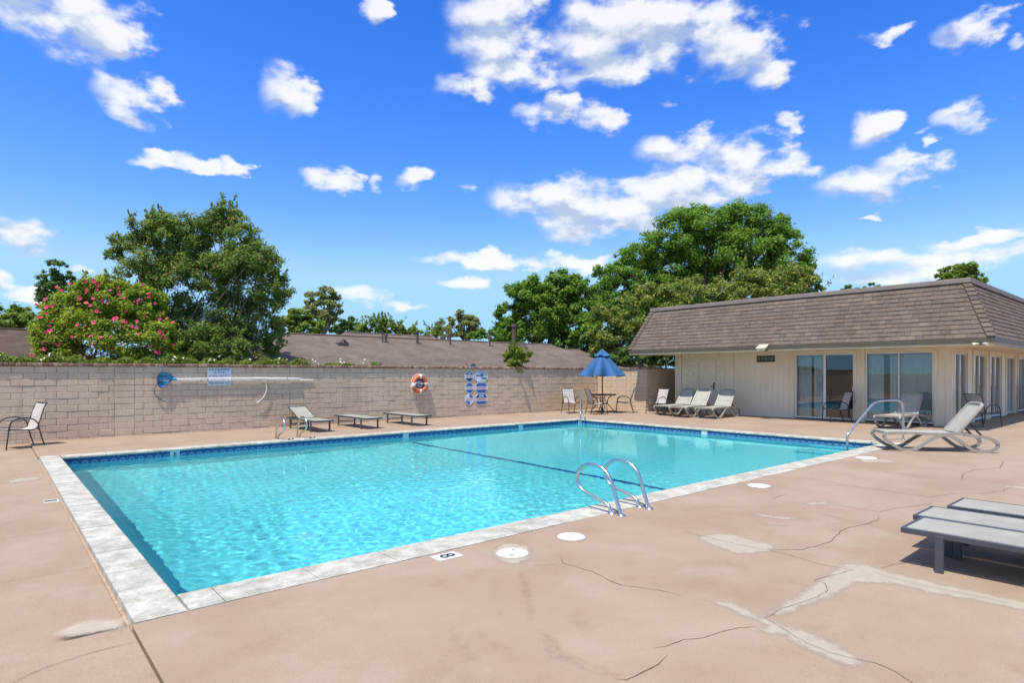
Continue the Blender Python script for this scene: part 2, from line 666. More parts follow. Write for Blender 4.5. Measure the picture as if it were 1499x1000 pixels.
# ================================================================== materials of the setting
def deck_material():
    m, N, L, b = new_mat('deck_concrete')
    geo, oi = N.new('ShaderNodeNewGeometry'), N.new('ShaderNodeObjectInfo')

    def noise(scale, detail=6, rough=.6, dist=0.0):
        t = N.new('ShaderNodeTexNoise')
        t.inputs['Scale'].default_value = scale
        t.inputs['Detail'].default_value = detail
        t.inputs['Roughness'].default_value = rough
        t.inputs['Distortion'].default_value = dist
        L.new(geo.outputs['Position'], t.inputs['Vector'])
        return t.outputs[0]

    def mix(a, c, f, mode='MIX'):
        x = N.new('ShaderNodeMix')
        x.data_type = 'RGBA'
        x.blend_type = mode
        for i, q in ((0, f), (6, a), (7, c)):
            if isinstance(q, (int, float)):
                x.inputs[i].default_value = q
            elif isinstance(q, tuple):
                x.inputs[i].default_value = (*q, 1)
            else:
                L.new(q, x.inputs[i])
        return x.outputs[2]
    c1 = ramp(N, [(.30, (.292, .208, .150)), (.48, (.330, .243, .179)), (.70, (.364, .284, .213))])
    L.new(noise(.7, 8, .66, .1), c1.inputs[0])
    # worn, greyer areas
    w = ramp(N, [(.52, (0, 0, 0)), (.72, (1, 1, 1))])
    L.new(noise(1.1, 9, .72, .25), w.inputs[0])
    col = mix(c1.outputs[0], (.385, .333, .262), N.new('ShaderNodeMath').outputs[0])
    mm = col.node.inputs[0].links[0].from_node
    mm.operation = 'MULTIPLY'
    L.new(w.outputs[0], mm.inputs[0])
    mm.inputs[1].default_value = .55
    # dark streaks and spots
    st = ramp(N, [(.56, (1, 1, 1)), (.74, (.82, .77, .73))])
    L.new(noise(2.6, 9, .74, .2), st.inputs[0])
    col = mix(col, st.outputs[0], .8, 'MULTIPLY')
    sp = ramp(N, [(.23, (.62, .58, .55)), (.30, (1, 1, 1))])
    L.new(noise(28, 3, .5), sp.inputs[0])
    col = mix(col, sp.outputs[0], .55, 'MULTIPLY')
    fine = ramp(N, [(.30, (.76, .75, .74)), (.70, (1.16, 1.16, 1.16))])
    L.new(noise(95, 5, .75), fine.inputs[0])
    col = mix(col, fine.outputs[0], .8, 'MULTIPLY')
    L.new(col, b.inputs['Base Color'])
    b.inputs['Roughness'].default_value = .82
    b.inputs['Specular IOR Level'].default_value = .25
    bp = N.new('ShaderNodeBump')
    bp.inputs['Strength'].default_value = .22
    bp.inputs['Distance'].default_value = .006
    L.new(noise(55, 6, .7), bp.inputs['Height'])
    L.new(bp.outputs[0], b.inputs['Normal'])
    return m


def patch_material(name, col, amount=1.0, lo=.0, hi=.05):
    """A skim of other cement lying on the deck, thin and broken towards its edge (attribute 'inside' = metres from the edge)."""
    m, N, L, b = new_mat(name)
    geo, at = N.new('ShaderNodeNewGeometry'), N.new('ShaderNodeAttribute')
    at.attribute_name = 'inside'
    t = N.new('ShaderNodeTexNoise')
    t.inputs['Scale'].default_value = 9
    t.inputs['Detail'].default_value = 8
    t.inputs['Roughness'].default_value = .7
    L.new(geo.outputs['Position'], t.inputs['Vector'])
    ad = N.new('ShaderNodeMath')
    ad.operation = 'MULTIPLY_ADD'
    ad.inputs[1].default_value = .16
    L.new(t.outputs[0], ad.inputs[0])
    sb = N.new('ShaderNodeMath')
    sb.operation = 'SUBTRACT'
    sb.inputs[1].default_value = .085
    L.new(at.outputs['Fac'], sb.inputs[0])
    L.new(sb.outputs[0], ad.inputs[2])
    mr = N.new('ShaderNodeMapRange')
    mr.interpolation_type = 'SMOOTHSTEP'
    mr.inputs['From Min'].default_value = lo
    mr.inputs['From Max'].default_value = hi
    mr.inputs['To Max'].default_value = amount
    L.new(ad.outputs[0], mr.inputs['Value'])
    c = ramp(N, [(.3, tuple(x * .9 for x in col)), (.7, tuple(min(1, x * 1.08) for x in col))])
    L.new(t.outputs[0], c.inputs[0])
    L.new(c.outputs[0], b.inputs['Base Color'])
    b.inputs['Roughness'].default_value = .85
    b.inputs['Specular IOR Level'].default_value = .2
    L.new(mr.outputs[0], b.inputs['Alpha'])
    return m


def coping_material():
    m, N, L, b = new_mat('coping_cement')
    geo, oi = N.new('ShaderNodeNewGeometry'), N.new('ShaderNodeObjectInfo')

    def noise(scale, detail, rough):
        t = N.new('ShaderNodeTexNoise')
        t.inputs['Scale'].default_value = scale
        t.inputs['Detail'].default_value = detail
        t.inputs['Roughness'].default_value = rough
        L.new(geo.outputs['Position'], t.inputs['Vector'])
        return t.outputs[0]
    base = ramp(N, [(.0, (.50, .485, .435)), (1, (.57, .55, .495))])
    L.new(oi.outputs['Random'], base.inputs[0])
    s1 = ramp(N, [(.42, (.52, .50, .44)), (.60, (1, 1, 1))])
    L.new(noise(4.5, 9, .72), s1.inputs[0])
    s2 = ramp(N, [(.32, (.62, .60, .55)), (.46, (1, 1, 1))])
    L.new(noise(26, 6, .65), s2.inputs[0])
    c = base.outputs[0]
    for s, f in ((s1, .75), (s2, .6)):
        x = N.new('ShaderNodeMix')
        x.data_type = 'RGBA'
        x.blend_type = 'MULTIPLY'
        x.inputs[0].default_value = f
        L.new(c, x.inputs[6])
        L.new(s.outputs[0], x.inputs[7])
        c = x.outputs[2]
    L.new(c, b.inputs['Base Color'])
    b.inputs['Roughness'].default_value = .8
    b.inputs['Specular IOR Level'].default_value = .3
    bp = N.new('ShaderNodeBump')
    bp.inputs['Strength'].default_value = .35
    bp.inputs['Distance'].default_value = .008
    L.new(noise(30, 7, .7), bp.inputs['Height'])
    L.new(bp.outputs[0], b.inputs['Normal'])
    return m


def tile_material():
    """Blue glazed tile with a pale arch and dot, in the tile's own coordinates (x along, z up, 0..1)."""
    m, N, L, b = new_mat('waterline_tile')
    tc = N.new('ShaderNodeTexCoord')
    sp = N.new('ShaderNodeSeparateXYZ')
    L.new(tc.outputs['Object'], sp.inputs[0])

    def M(op, a, c=None, d=None):
        x = N.new('ShaderNodeMath')
        x.operation = op
        for i, q in enumerate((a, c, d)):
            if q is None:
                continue
            if isinstance(q, (int, float)):
                x.inputs[i].default_value = q
            else:
                L.new(q, x.inputs[i])
        return x.outputs[0]
    W = .0762
    r = M('SQRT', M('ADD', M('POWER', sp.outputs[0], 2.0), M('POWER', M('ADD', sp.outputs[2], .035), 2.0)))
    ring = M('LESS_THAN', M('ABSOLUTE', M('SUBTRACT', r, .046)), .010)
    dot = M('LESS_THAN', r, .018)
    pale = M('MAXIMUM', ring, dot)
    mx = N.new('ShaderNodeMix')
    mx.data_type = 'RGBA'
    L.new(pale, mx.inputs[0])
    mx.inputs[6].default_value = (.016, .055, .20, 1)
    mx.inputs[7].default_value = (.16, .36, .55, 1)
    L.new(mx.outputs[2], b.inputs['Base Color'])
    b.inputs['Roughness'].default_value = .15
    return m


M_DECK = deck_material()
M_COPING = coping_material()
M_TILE = tile_material()
M_GROUND = plain('dry_ground', (.20, .17, .11), .95, var=.3, scale=.4)
M_PLASTER = plain('pool_plaster', (.58, .85, .92), .7, var=.03, scale=1.2)
M_LINE = plain('line_tile', (.02, .10, .34), .3, var=.1)
M_JOINT = plain('joint_sand', (.40, .29, .21), .95, var=.2, scale=30)
M_CRACK = plain('crack_dirt', (.15, .095, .07), .95, var=.3, scale=20)
M_PATCH = patch_material('patch_cement', (.435, .378, .296), .85, -.01, .075)
M_STAIN = patch_material('rust_stain', (.30, .165, .10), .6, -.02, .14)
M_MOULD = patch_material('mould_stain', (.30, .29, .25), .6, -.02, .14)

PX0, PX1, PY0, PY1 = .98, 14.96, 4.73, 13.87         # inner edge of the coping
OX0, OX1, OY0, OY1 = .67, 15.26, 4.345, 14.17        # its outer edge
WATER_Z = -.15

# ------------------------------------------------------------------ ground and deck
gb = B()
R = 900
for (x0, y0, x1, y1) in ((-R, -R, R, -9), (-R, 18.0, R, R), (-R, -9, -9, 18.0), (34, -9, R, 18.0)):
    gb.add([(x0, y0, -.12), (x1, y0, -.12), (x1, y1, -.12), (x0, y1, -.12)], [(0, 1, 2, 3)])
g = link('ground', gb.mesh('ground'), M_GROUND)
g['kind'] = 'structure'

deck = structure('pool_deck')
bed = B()
for (x0, y0, x1, y1) in ((-9, -9, 34, OY0), (-9, OY1, 34, 18.0), (-9, OY0, OX0, OY1), (OX1, OY0, 34, OY1)):
    bed.add([(x0, y0, -.055), (x1, y0, -.055), (x1, y1, -.055), (x0, y1, -.055)], [(0, 1, 2, 3)])
wpart('joint_bed', bed, M_JOINT, deck, fix=False)


def slab(x0, y0, x1, y1, z=0.0, gap=.004):
    b = B().cbox((x0 + gap, y0 + gap, z - .07), (x1 - gap, y1 - gap, z), .006)
    wpart('slab', b, M_DECK, deck)


ys = [-9, 1.3, 2.85, OY0 - .005, 5.98, 7.55, 9.1, 10.62, 12.16, 13.72, 15.3, 17.45]
for a, c in zip(ys, ys[1:]):
    slab(-9, a, OX0 - .02 if a > 3 else .648, c, -.04 if a > 4 else -.004, .004)
xs = [.652, 5.15, 9.65, 14.2, 18.7, 23.3, 34]
for a, c in zip(xs, xs[1:]):
    slab(a, -9, c, OY0, 0)
xs = [OX0 - .02, 5.15, 9.65, 14.2, 18.7, 34]
for a, c in zip(xs, xs[1:]):
    slab(a, OY1, c, 17.45 if a < 18 else 18, -.002)
ys = [OY0, 7.55, 10.62, OY1]
for a, c in zip(ys, ys[1:]):
    slab(OX1, a, 18.7, c, -.001)
    slab(18.7, a, 34, c, -.001)


# cracks: thin dark gaps followed across the slabs
def R1(x, y):
    return gp(x / 2.778, 640 + y / 2.778)


def R2(x, y):
    return gp(500 + x / 2.998, 700 + y / 2.998)


def R3(x, y):
    return gp(1000 + x / 2.778, 640 + y / 2.778)


def crack(pts, w=.007, z=.0025):
    w *= .72
    P = [Vector((p.x, p.y, 0)) for p in pts]
    out = []
    for p, q in zip(P, P[1:]):
        n = max(2, int((q - p).length / .035))
        side = Vector((-(q - p).y, (q - p).x, 0)).normalized()
        for i in range(n):
            t = i / n
            amp = .014 * min(1, (q - p).length * 2)
            out.append(p.lerp(q, t) + side * random.uniform(-amp, amp) * (0 if i == 0 else 1))
    out.append(P[-1])
    b = B()
    vs = []
    for i, p in enumerate(out):
        t = (out[min(i + 1, len(out) - 1)] - out[max(i - 1, 0)]).normalized()
        s = Vector((-t.y, t.x, 0))
        e = min(i, len(out) - 1 - i) / 6
        ww = w * random.uniform(.5, 1.15) * min(1, .3 + e)
        vs += [p + s * ww / 2 + Vector((0, 0, z)), p - s * ww / 2 + Vector((0, 0, z))]
    b.add(vs, [(2 * i, 2 * i + 1, 2 * i + 3, 2 * i + 2) for i in range(len(out) - 1)])
    o = wpart('crack', b, M_CRACK, deck)


crack([R2(*p) for p in ((960, 340), (972, 376), (1040, 395), (1110, 415), (1170, 450), (1230, 472), (1310, 482), (1400, 495), (1499, 520))], .008)
crack([R3(*p) for p in ((0, 385), (60, 400), (210, 435), (340, 460), (430, 480), (560, 520), (640, 535), (700, 545))], .008)
crack([R3(*p) for p in ((760, 545), (900, 590), (1050, 620), (1380, 690))], .005)
crack([R2(*p) for p in ((1200, 885), (1250, 888), (1330, 850), (1390, 820), (1430, 780))], .011)
crack([R2(*p) for p in ((1370, 750), (1430, 740), (1499, 712), (1580, 705), (1660, 680), (1740, 660), (1825, 655))], .009)
crack([R3(*p) for p in ((330, 740), (400, 700), (480, 675), (540, 655), (590, 625), (575, 595), (530, 585), (560, 575), (650, 555), (690, 540))], .009)
crack([R3(*p) for p in ((330, 735), (420, 790), (500, 840), (600, 880), (700, 905), (780, 920), (860, 955), (930, 1000), (990, 1040))], .01)
crack([R3(*p) for p in ((350, 460), (480, 460), (560, 440), (600, 425), (640, 385), (670, 370), (740, 355), (790, 340), (800, 325))], .012)
crack([R3(*p) for p in ((610, 275), (700, 290), (800, 305), (870, 290), (960, 280), (1010, 270))], .009)
crack([R3(*p) for p in ((490, 165), (600, 185), (720, 205), (860, 225), (1000, 245), (1110, 230), (1220, 230), (1300, 220), (1340, 200))], .010)
crack([R3(*p) for p in ((690, 125), (820, 140), (960, 160), (1100, 170), (1200, 185))], .009)
crack([R3(*p) for p in ((1130, 175), (1140, 150), (1180, 135), (1290, 125), (1305, 100))], .012)
crack([R3(*p) for p in ((360, 255), (390, 240), (430, 235))], .012)
crack([R3(*p) for p in ((0, 295), (120, 285), (250, 285), (400, 285), (480, 290), (560, 310), (700, 350))], .005)
crack([R3(*p) for p in ((800, 535), (850, 522), (905, 512), (1000, 480))], .007)
crack([R1(*p) for p in ((-60, 1060), (50, 1000), (180, 940), (330, 890), (470, 852), (560, 832))], .007)
crack([R2(*p) for p in ((830, 380), (900, 384), (972, 376))], .006)
crack([R1(*p) for p in ((0, 178), (60, 176), (150, 160), (185, 158))], .012, -.036)


def skim(name, pts, mat, cell=.03, z=.0016):
    """A thin irregular skim lying on the deck."""
    P = np.array([(p.x, p.y) for p in pts])
    lo, hi = P.min(0) - .06, P.max(0) + .06
    n = np.maximum(2, np.ceil((hi - lo) / cell).astype(int))
    gx, gy = np.meshgrid(np.linspace(lo[0], hi[0], n[0]), np.linspace(lo[1], hi[1], n[1]))
    q = np.stack([gx.ravel(), gy.ravel()], 1)
    dist = np.full(len(q), 9.0)
    inside = np.zeros(len(q), bool)
    for i in range(len(P)):
        a, c = P[i], P[(i + 1) % len(P)]
        ab = c - a
        t = np.clip(((q - a) @ ab) / (ab @ ab + 1e-9), 0, 1)
        dist = np.minimum(dist, np.linalg.norm(q - (a + t[:, None] * ab), axis=1))
        cond = (a[1] > q[:, 1]) != (c[1] > q[:, 1])
        xi = a[0] + (q[:, 1] - a[1]) / (c[1] - a[1] + 1e-12) * (c[0] - a[0])
        inside ^= cond & (q[:, 0] < xi)
    sd = np.where(inside, dist, -dist)
    idx = np.arange(len(q)).reshape(n[1], n[0])
    f = np.stack([idx[:-1, :-1], idx[:-1, 1:], idx[1:, 1:], idx[1:, :-1]], -1).reshape(-1, 4)
    f = f[(sd[f].max(1) > -.05)]
    used = np.unique(f)
    re = np.full(len(q), -1)
    re[used] = np.arange(len(used))
    me = bpy.data.meshes.new(name)
    me.from_pydata([(x, y, z) for x, y in q[used]], [], re[f].tolist())
    at = me.attributes.new('inside', 'FLOAT', 'POINT')
    at.data.foreach_set('value', sd[used].astype(np.float32))
    me.update()
    return link(name, me, mat, deck)


skim('cement_patch', [R3(*p) for p in ((40, 410), (100, 393), (200, 393), (300, 420), (392, 443), (370, 472), (220, 482), (130, 452))], M_PATCH)
skim('cement_patch', [R3(*p) for p in ((520, 585), (640, 508), (760, 518), (900, 560), (1100, 605), (1386, 668), (1600, 700), (1600, 760), (1386, 712), (1150, 665),
                                       (1000, 640), (860, 605), (720, 600), (640, 650), (540, 690), (400, 742), (298, 715), (420, 660))], M_PATCH)
skim('cement_patch', [R3(*p) for p in ((50, 653), (200, 668), (300, 715), (400, 755), (560, 800), (700, 880), (782, 925), (740, 948), (680, 948), (560, 905),
                                       (470, 860), (400, 815), (280, 802), (268, 780), (320, 768), (200, 720))], M_PATCH, z=.002)
skim('cement_patch', [R1(*p) for p in ((195, 806), (300, 755), (430, 733), (522, 733), (512, 785), (400, 802), (260, 824))], M_PATCH, z=.0005)
skim('cement_patch', [R3(*p) for p in ((242, 298), (330, 314), (490, 332), (470, 341), (390, 338), (300, 324))], M_PATCH)
skim('cement_patch', [R3(*p) for p in ((300, 352), (420, 352), (440, 364), (360, 366))], M_PATCH)
skim('cement_patch', [R3(*p) for p in ((480, 265), (590, 262), (600, 278), (500, 280))], M_PATCH)
skim('cement_patch', [R3(*p) for p in ((700, 88), (850, 92), (880, 104), (720, 106))], M_PATCH)
skim('cement_patch', [R3(*p) for p in ((1290, 196), (1420, 202), (1500, 214), (1400, 214), (1300, 208))], M_PATCH)
skim('cement_patch', [gp(750 + 34 * math.cos(a), 811 + 17 * math.sin(a)) for a in np.linspace(0, 2 * math.pi, 16)[:-1]], M_PATCH, .02)
skim('cement_patch', [R1(*p) for p in ((10, 176), (60, 160), (175, 152), (178, 162), (60, 180))], M_PATCH, z=-.0375)
skim('rust_streak', [R2(*p) for p in ((465, 630), (490, 628), (520, 740), (575, 800), (545, 820), (485, 740))], M_STAIN)
skim('rust_streak', [R2(*p) for p in ((850, 660), (880, 660), (1000, 770), (1120, 815), (1230, 860), (1210, 885), (1080, 830), (940, 780))], M_STAIN)
skim('mould_streak', [R2(*p) for p in ((860, 700), (900, 700), (960, 775), (1090, 830), (1200, 885), (1060, 850), (900, 790))], M_MOULD, z=.0012)
skim('mould_streak', [R2(*p) for p in ((520, 700), (560, 740), (610, 800), (570, 812), (525, 760))], M_MOULD, z=.0012)
skim('mould_streak', [R2(*p) for p in ((770, 400), (800, 400), (840, 520), (860, 650), (820, 640), (790, 520))], M_STAIN, z=.0012)

# ------------------------------------------------------------------ pool
pool = structure('swimming_pool', (PX0, PY0, 0))
SH = .025                                             # the coping hangs over the wall by this much
bx0, bx1, by0, by1 = PX0 - SH, PX1 + SH, PY0 - SH, PY1 + SH
prof = [(bx0, -.75), (bx0 + .35, -1.15), (bx0 + .9, -1.45), (2.8, -1.6), (5.4, -1.6), (8.4, -1.38), (8.62, -1.37), (bx1, -1.0)]
bb = B()
top = -.035
vs = []
for (x, z) in prof:
    vs += [(x, by0, z), (x, by1, z), (x, by0, top), (x, by1, top)]
fs = []
for i in range(len(prof) - 1):
    a, c = 4 * i, 4 * (i + 1)
    fs += [(a, c, c + 1, a + 1), (a, a + 2, c + 2, c), (a + 1, c + 1, c + 3, a + 3)]
e = 4 * (len(prof) - 1)
fs += [(0, 1, 3, 2), (e, e + 2, e + 3, e + 1)]
bb.add(vs, fs)
basin = wpart('basin', bb, M_PLASTER, pool)
basin.cycles.is_caustics_receiver = True
lb = B()
lb.box((8.45, by0 + .01, -1.372), (8.57, by1 - .01, -1.362))
ln = wpart('floor_line', lb, M_LINE, pool)
ln.cycles.is_caustics_receiver = True
# main drain, steps in the corner
db = B().disc((3.05, 7.55), .17, -1.599, -1.57, 20, .15)
wpart('floor_drain', db, plain('drain_white', (.85, .88, .88), .5), pool).cycles.is_caustics_receiver = True
sb = B()
for i, (w, z) in enumerate(((.35, -.36), (.7, -.58), (1.05, -.8))):
    sb.box((bx1 - w, by0 + .001, z - .25), (bx1 - .001, by0 + 1.5, z))
wpart('pool_step', sb, M_PLASTER, pool).cycles.is_caustics_receiver = True
sb = B()
for i, (w, z) in enumerate(((.35, -.36), (.7, -.58), (1.05, -.8))):
    sb.box((bx1 - w, by1 - 1.5, z - .25), (bx1 - .001, by1 - .001, z))
wpart('pool_step', sb, M_PLASTER, pool).cycles.is_caustics_receiver = True

# waterline tiles: the far side and the far end one by one, the hidden sides as one band
TW, TH_ = .1524, .15
tb = B().cbox((-TW / 2 + .002, -.006, -TH_ / 2 + .002), (TW / 2 - .002, 0, TH_ / 2 - .002), .002)
tile_me = tb.mesh('waterline_tile')
fix_normals(tile_me)
tile_me.materials.append(M_TILE)
zc = -.048 - TH_ / 2
n = int((bx1 - bx0) / TW)
for i in range(n):
    link('waterline_tile', tile_me, None, pool, (bx0 + TW * (i + .5) - PX0, by1 - PY0, zc))
n2 = int((by1 - by0) / TW)
for i in range(n2):
    link('waterline_tile', tile_me, None, pool, (bx1 - PX0, by0 + TW * (i + .5) - PY0, zc), (0, 0, -math.pi / 2))
hb = B()
for i in range(n):
    x = bx0 + TW * i
    hb.box((x + .002, by0, zc - TH_ / 2), (x + TW - .002, by0 + .006, zc + TH_ / 2))
for i in range(n2):
    y = by0 + TW * i
    hb.box((bx0, y + .002, zc - TH_ / 2), (bx0 + .006, y + TW - .002, zc + TH_ / 2))
tag(wpart('tile_band', hb, plain('tile_blue', (.015, .05, .2), .2), pool), kind='stuff')
# pale depth marker tiles let into the band
M_MARK = plain('marker_white', (.62, .64, .62), .35, var=.03)
M_BLACK = plain('marker_black', (.012, .012, .014), .5)
for u, s in ((256, '8'), (594, ''), (762, '')):
    x = on_y(u, by1)
    mk = link('depth_marker', B().cbox((-.09, -.009, -.07), (.09, -.0005, .07), .002).mesh('depth_marker'), M_MARK, pool, (x - PX0, by1 - PY0, zc))
    if s:
        link('number', text_mesh(s, .12), M_BLACK, mk, (0, -.011, 0), (math.pi / 2, 0, 0))
y = on_x(1031, bx1)
mk = link('depth_marker', B().cbox((-.09, -.009, -.07), (.09, -.0005, .07), .002).mesh('depth_marker'), M_MARK, pool, (bx1 - PX0, y - PY0, zc), (0, 0, -math.pi / 2))
for (q, s, rz, w) in ((gp(654, 815), '8', 2.35, .24), (gp(75, 734, -.04), '8', math.pi / 2, .2)):
    q = Vector((q.x, q.y, q.z))
    mk = link('depth_marker', B().cbox((-w / 2, -.075, 0), (w / 2, .075, .004), .001).mesh('depth_marker'), M_MARK, pool, q - pool.location, (0, 0, 0 if w > .2 else math.pi / 2))
    link('number', text_mesh(s, .19), M_BLACK, mk, (0, 0, .006), (0, 0, -math.pi / 2 if w > .2 else 0))

# coping stones with a rounded lip
def coping_stone(x0, y0, x1, y1, lip, z=0.0):
    """lip: side that hangs over the water ('n','s','e','w' as seen from above)."""
    g_ = .003
    b = B()
    T = .062
    if lip in 'ns':
        s = 1 if lip == 'n' else -1
        yi, yo = (y1, y0) if lip == 'n' else (y0, y1)
        pr = [(yo, -T), (yo, 0), (yi - s * .020, 0), (yi - s * .008, -.006), (yi, -.02), (yi, -.038), (yi - s * .008, -.05), (yi - s * .02, -.052), (yi - s * .03, -.052), (yi - s * .03, -T)]
        b.prism([(x0 + g_, q[0], q[1] + z) for q in pr], (x1 - x0 - 2 * g_, 0, 0))
    else:
        s = 1 if lip == 'e' else -1
        xi, xo = (x1, x0) if lip == 'e' else (x0, x1)
        pr = [(xo, -T), (xo, 0), (xi - s * .020, 0), (xi - s * .008, -.006), (xi, -.02), (xi, -.038), (xi - s * .008, -.05), (xi - s * .02, -.052), (xi - s * .03, -.052), (xi - s * .03, -T)]
        b.prism([(q[0], y0 + g_, q[1] + z) for q in pr], (0, y1 - y0 - 2 * g_, 0))
    wpart('coping_stone', b, M_COPING, pool)


random.seed(5)
x = PX0
xs = [PX0]
while x < PX1 - 1.0:
    x += .665 if x > 1.0 else .22
    xs.append(x)
xs[-1] = PX1
for a, c in zip(xs, xs[1:]):
    coping_stone(a, OY0, c, PY0, 'n', random.uniform(-.002, .004))
nf = 20
for i in range(nf):
    a, c = PX0 + (PX1 - PX0) * i / nf, PX0 + (PX1 - PX0) * (i + 1) / nf
    coping_stone(a, PY1, c, OY1, 's', random.uniform(-.001, .002))
ysl = [OY0]
while ysl[-1] < OY1 - .5:
    ysl.append(ysl[-1] + random.choice((.5, .62, .7, .45)))
ysl[-1] = OY1
for a, c in zip(ysl, ysl[1:]):
    coping_stone(OX0, a, PX0, c, 'e', random.uniform(0, .004))
ne = 15
for i in range(ne):
    a, c = OY0 + (OY1 - OY0) * i / ne, OY0 + (OY1 - OY0) * (i + 1) / ne
    coping_stone(PX1, a, OX1, c, 'w', random.uniform(-.001, .002))

# water: a rippled sheet that refracts (real waves, so the sun draws its own caustics on the floor)
rng = np.random.default_rng(3)
nx, ny = 700, 460
x = np.linspace(PX0 - .02, PX1 + .02, nx)
y = np.linspace(PY0 - .02, PY1 + .02, ny)
X, Y = np.meshgrid(x, y)
Z = np.zeros_like(X)
for i in range(70):
    lam = .085 * (4.2 ** rng.random())
    a = rng.uniform(0, 2 * math.pi)
    k = 2 * math.pi / lam
    Z += .00060 * lam * np.sin(k * (X * math.cos(a) + Y * math.sin(a)) + rng.uniform(0, 6.28) + 1.5 * np.sin(.9 * X + rng.uniform(0, 6)) + 1.5 * np.sin(.8 * Y + rng.uniform(0, 6)))
calm = .55 + .45 * (np.sin(.55 * X + .3 * Y) * np.sin(.7 * Y - .2 * X + 1) * .5 + .5)
calm *= np.clip(1.25 - .06 * X, .5, 1.1)
Z *= calm
verts = np.stack([X, Y, Z + WATER_Z], -1).reshape(-1, 3)
idx = np.arange(nx * ny).reshape(ny, nx)
f = np.stack([idx[:-1, :-1], idx[:-1, 1:], idx[1:, 1:], idx[1:, :-1]], -1).reshape(-1, 4)
me = bpy.data.meshes.new('pool_water')
me.vertices.add(len(verts))
me.vertices.foreach_set('co', verts.astype(np.float32).ravel())
me.loops.add(f.size)
me.loops.foreach_set('vertex_index', f.ravel().astype(np.int32))
me.polygons.add(len(f))
me.polygons.foreach_set('loop_start', np.arange(0, f.size, 4, dtype=np.int32))
me.polygons.foreach_set('use_smooth', np.ones(len(f), bool))
me.update(calc_edges=True)
m, N, L, b = new_mat('pool_water')
N.remove(b)
gl = N.new('ShaderNodeBsdfGlass')
gl.inputs['IOR'].default_value = 1.333
gl.inputs['Roughness'].default_value = 0
gl.inputs['Color'].default_value = (.50, .96, .97, 1)
L.new(gl.outputs[0], N['Material Output'].inputs[0])
wo = link('pool_water', me, m)
wo['kind'] = 'structure'
wo.cycles.is_caustics_caster = True

# ------------------------------------------------------------------ block wall
M_BLOCK = piece_mat('slump_block', [(0, (.645, .50, .362)), (.3, (.66, .515, .373)), (.6, (.675, .527, .383)), (.85, (.65, .50, .36)), (1, (.69, .55, .402))], .9, .28, 30, .22, .7, streak=.4)
M_MORTAR = plain('mortar', (.47, .36, .26), .95, var=.2, scale=8)
M_CAP = piece_mat('cap_brick', [(0, (.22, .13, .095)), (.35, (.30, .17, .12)), (.65, (.36, .24, .17)), (1, (.46, .37, .28))], .9, .5, 40, .6, 2.0)
WALL_Y = 17.45
WH = 1.715
COURSE = WH / 11.25
wall = thing('block_wall', 'long tan slump block wall with brick cap running behind the pool', 'wall', (0, WALL_Y, 0))
LB = .4064
blocks = []                                            # (x, y, z, length, rot)
pil = [2.27, 6.55, 10.95, 15.6]
pw = .42
spans = [(-8.0, pil[0])]
for i, p in enumerate(pil):
    w_ = pw if i not in (2,) else 0.0
    if w_:
        for c in range(12):
            blocks.append((p + w_ / 2, WALL_Y, c, w_, 0))
    spans.append((p + w_, pil[i + 1] if i + 1 < len(pil) else 20.05))
for (a, c) in spans:
    for k in range(12):
        q = a
        first = LB / 2 if k % 2 else LB
        ln_ = first
        while q < c - .03:
            ln_ = min(ln_, c - q)
            blocks.append((q + ln_ / 2, WALL_Y, k, ln_, 0))
            q += ln_
            ln_ = LB
EW = 20.05                                             # wall that turns towards the house
for k in range(12):
    q = 14.86
    ln_ = LB / 2 if k % 2 else LB
    while q < WALL_Y - .03:
        ln_ = min(ln_, WALL_Y - q)
        blocks.append((EW, q + ln_ / 2, k, ln_, 1))
        q += ln_
        ln_ = LB
    q = EW
    ln_ = LB if k % 2 else LB / 2
    while q < 22.6:
        ln_ = min(ln_, 22.6 - q)
        blocks.append((q + ln_ / 2, 14.86, k, ln_, 2))
        q += ln_
        ln_ = LB
Z0 = -.04 * 0 - COURSE * .75                            # lowest course is partly below the deck


def block_box(b, x, y, k, ln_, r, g_=.0045):
    z0 = Z0 + COURSE * k
    z1 = z0 + COURSE
    z0, z1 = z0 + g_, z1 - g_
    d = random.uniform(-.004, .004)
    if r == 0 or r == 2:
        b.cbox((x - ln_ / 2 + g_, y + d, z0), (x + ln_ / 2 - g_, y + .14, z1), .006)
    else:
        b.cbox((x + d, y - ln_ / 2 + g_, z0), (x + .14, y + ln_ / 2 - g_, z1), .006)


def px_size(bk):
    return math.hypot(bk[0], bk[1])


vis = [bk for bk in blocks if not (bk[4] == 0 and bk[0] < -.2)]
hid = [bk for bk in blocks if bk[4] == 0 and bk[0] < -.2]
vis.sort(key=lambda bk: math.hypot(bk[0], bk[1]) / (bk[3] + .05))
for bk in vis[:300]:
    b = B()
    block_box(b, *bk)
    c = Vector((bk[0], bk[1], Z0 + COURSE * (bk[2] + .5)))
    me = b.mesh('block', False, c)
    fix_normals(me)
    link('block', me, M_BLOCK, wall, c - wall.location)
b = B()
for bk in vis[300:] + hid:
    block_box(b, *bk)
tag(wpart('distant_blocks', b, M_BLOCK, wall), kind='stuff')
b = B()
b.box((-8, WALL_Y + .013, -.1), (20.05, WALL_Y + .128, WH - .004))
b.box((EW + .013, 14.873, -.1), (EW + .128, WALL_Y + .127, WH - .005))
b.box((EW + .013, 14.874, -.1), (22.6, 14.86 + .127, WH - .006))
wpart('mortar_core', b, M_MORTAR, wall)
b = B()
random.seed(9)
q = -8.0
while q < 20.0:
    w_ = random.uniform(.085, .11)
    j = random.uniform(-.008, .008)
    b.cbox((q + .004, WALL_Y - .045 + j, WH), (q + w_ - .004, WALL_Y + .17, WH + .075 + random.uniform(-.010, .006)), .01)
    q += w_
q = 14.86
